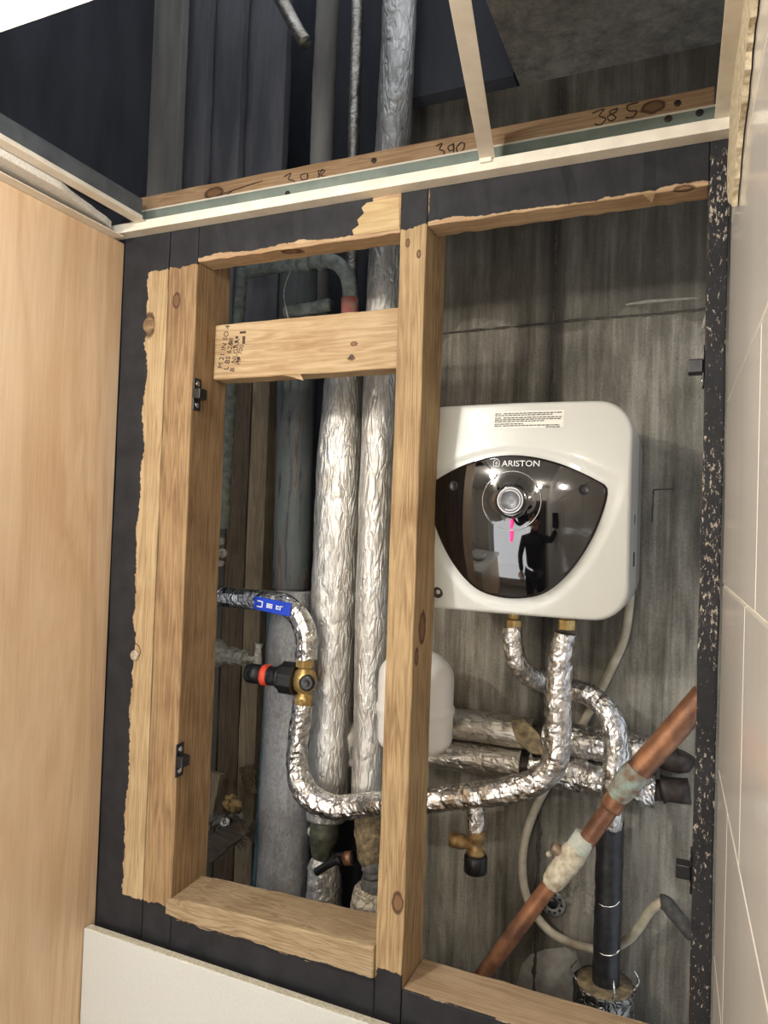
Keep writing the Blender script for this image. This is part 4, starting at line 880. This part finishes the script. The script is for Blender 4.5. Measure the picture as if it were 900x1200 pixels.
# ------------------------------------------------------------------ vanity behind the camera (seen mirrored in the visor)
vn = thing('vanity_counter', 'white vanity counter with basin in the room behind the viewer', 'counter', (-1.65, -.9, 0))
MB().box(-2.1, -1.25, -1.50, -.35, .80, .86).build('worktop', M_['white_plastic'], vn, bevel=.006)
MB().box(-2.08, -1.30, -1.48, -.40, 0, .80).build('cabinet', M_['laminate'], vn, bevel=.003)
MB().lathe((-1.6, -.9, .86), (0, 0, 1), [(.10, -.0), (.19, .05), (.20, .12), (.185, .12), (.09, .03)], 36).build('basin', M_['white_plastic'], vn, True)
tpz = thing('tap', 'chrome tap standing on the counter behind the viewer', 'tap', (-1.82, -.9, .86))
MB().tube([(-1.83, -.9, .86), (-1.83, -.9, 1.05), (-1.80, -.9, 1.12), (-1.73, -.9, 1.13), (-1.69, -.9, 1.08)], .013, 16).build('spout', M_['chrome'], tpz, True)

# ------------------------------------------------------------------ person holding the phone (seen mirrored in the visor)
pe = thing('person', 'person in black top and dark cap holding up a phone, mirrored in the visor', 'person', (-.25, -.46, 0))
def skin(name, nodes, edges, mat, sub=2, root=0):
    me = bpy.data.meshes.new(name); off = parent_world(pe)
    me.from_pydata([tuple(Vector(n_[:3])-off) for n_ in nodes], edges, []); o = bpy.data.objects.new(name, me); C.objects.link(o); o.parent = pe
    md = o.modifiers.new('skin', 'SKIN'); md.use_smooth_shade = True; sv = me.skin_vertices[0].data
    for i, n_ in enumerate(nodes): sv[i].radius = (n_[3], n_[4] if len(n_) > 4 else n_[3]); sv[i].use_root = (i == root)
    s_ = o.modifiers.new('sub', 'SUBSURF'); s_.levels = sub; s_.render_levels = sub
    me.materials.append(mat); return o
X0, Y0 = -.25, -.46
nodes = [(X0, Y0, .95, .15, .10), (X0, Y0, 1.10, .14, .10), (X0, Y0-.01, 1.28, .165, .11), (X0, Y0, 1.40, .14, .09), (X0, Y0+.01, 1.47, .06, .06), (X0, Y0+.03, 1.52, .055, .055),
         (X0+.16, Y0, 1.40, .06), (.010, -.32, 1.40, .046), (.036, -.135, 1.54, .030),
         (X0-.17, Y0, 1.39, .06), (X0-.24, Y0+.02, 1.14, .046), (X0-.20, Y0+.20, 1.00, .036)]
ed = [(0, 1), (1, 2), (2, 3), (3, 4), (4, 5), (3, 6), (6, 7), (7, 8), (3, 9), (9, 10), (10, 11)]
skin('jumper', nodes, ed, M_['black_cloth'])
skin('trousers', [(X0, Y0, .96, .155, .11), (X0-.09, Y0, .86, .09), (X0-.10, Y0+.02, .48, .065), (X0-.10, Y0, .12, .05), (X0+.09, Y0, .86, .09), (X0+.10, Y0+.02, .48, .065), (X0+.10, Y0, .12, .05)], [(0, 1), (1, 2), (2, 3), (0, 4), (4, 5), (5, 6)], M_['trousers'])
for sx in (-1, 1): skin('shoe', [(X0+sx*.10, Y0-.03, .06, .045, .05), (X0+sx*.10, Y0+.08, .045, .045, .04), (X0+sx*.105, Y0+.19, .035, .04, .03)], [(0, 1), (1, 2)], M_['black_cloth'])
# head: neck, skull, jaw, nose as one skin chain, tilted up to the phone
hx, hy, hz_ = X0+.01, Y0+.05, 1.60
skin('head', [(hx, hy-.03, 1.50, .05), (hx, hy-.01, 1.56, .06), (hx, hy, 1.615, .078, .09), (hx, hy+.005, 1.67, .078, .09), (hx, hy+.075, 1.56, .035, .03), (hx, hy+.10, 1.615, .013), (hx, hy+.085, 1.635, .010)], [(0, 1), (1, 2), (2, 3), (1, 4), (2, 5), (5, 6)], M_['skin'])
for sx in (-1, 1):
    MB().lathe((hx+sx*.031, hy+.080, 1.642), (0, 1, .1), [(.004, -.006), (.011, 0), (.008, .006), (.002, .008)], 14).build('eye', M_['white_print'], pe, True)
    MB().lathe((hx+sx*.031, hy+.087, 1.643), (0, 1, .1), [(.005, 0), (.004, .0018)], 12).build('iris', M_['ink'], pe, True)
    MB().lathe((hx+sx*.080, hy, 1.62), (sx, -.2, 0), [(.012, -.01), (.024, .004), (.020, .009), (.008, .005)], 14).build('ear', M_['skin'], pe, True)
MB().tube([(hx-.022, hy+.098, 1.580), (hx, hy+.106, 1.577), (hx+.022, hy+.098, 1.580)], [.003, .006, .003], 8).build('mouth', plain('lips', (150, 84, 78), .5), pe, True)
MB().lathe((hx, hy-.005, 1.665), (0, -.15, 1), [(.092, -.01), (.096, .0), (.092, .03), (.074, .058), (.04, .074), (.005, .080)], 28).build('cap', M_['black_cloth'], pe, True)
def hand(w0, d, side, n_, up_):
    w0, d, side, n_ = Vector(w0), Vector(d).normalized(), Vector(side).normalized(), Vector(n_).normalized()
    nodes = [tuple(w0)+(.026, .020), tuple(w0+d*.045)+(.032, .017), tuple(w0+d*.085)+(.034, .014)]; e = [(0, 1), (1, 2)]
    for i, (o_, L) in enumerate(((-.030, .066), (-.010, .076), (.010, .070), (.029, .054))):
        b = w0+d*.088+side*o_; k = len(nodes)
        nodes += [tuple(b)+(.0095,), tuple(b+d*L*.45+n_*.006)+(.009,), tuple(b+d*L*.75+n_*.022)+(.0085,), tuple(b+d*L*.80+n_*.040)+(.0075,)]; e += [(2, k), (k, k+1), (k+1, k+2), (k+2, k+3)]
    k = len(nodes); b = w0+d*.03-side*.03
    nodes += [tuple(b)+(.013,), tuple(b+d*.03-side*.025+n_*.012)+(.011,), tuple(b+d*.055-side*.02+n_*.030)+(.0095,)]; e += [(1, k), (k, k+1), (k+1, k+2)]
    return skin('hand', nodes, e, M_['skin'], 1)
hand((.042, -.118, 1.555), (0, .22, 1), (0, 1, -.2), (-1, 0, 0), 0)
hand((X0-.20, Y0+.19, 1.01), (.1, .7, -.5), (1, 0, 0), (0, -.4, -.8), 0)
ph = thing('phone', 'dark phone held up in the hand behind the lens', 'phone', (0, -.04, H))
q = -W3
MB().obox(Vector((0, 0, H-.035))+q*.030, R3, W3, D3, .038, .004, .078).build('case', M_['black_plastic'], ph, bevel=.003)
MB().obox(Vector((0, 0, H-.035))+q*.0348, R3, W3, D3, .035, .0006, .074).build('screen', M_['visor'], ph)
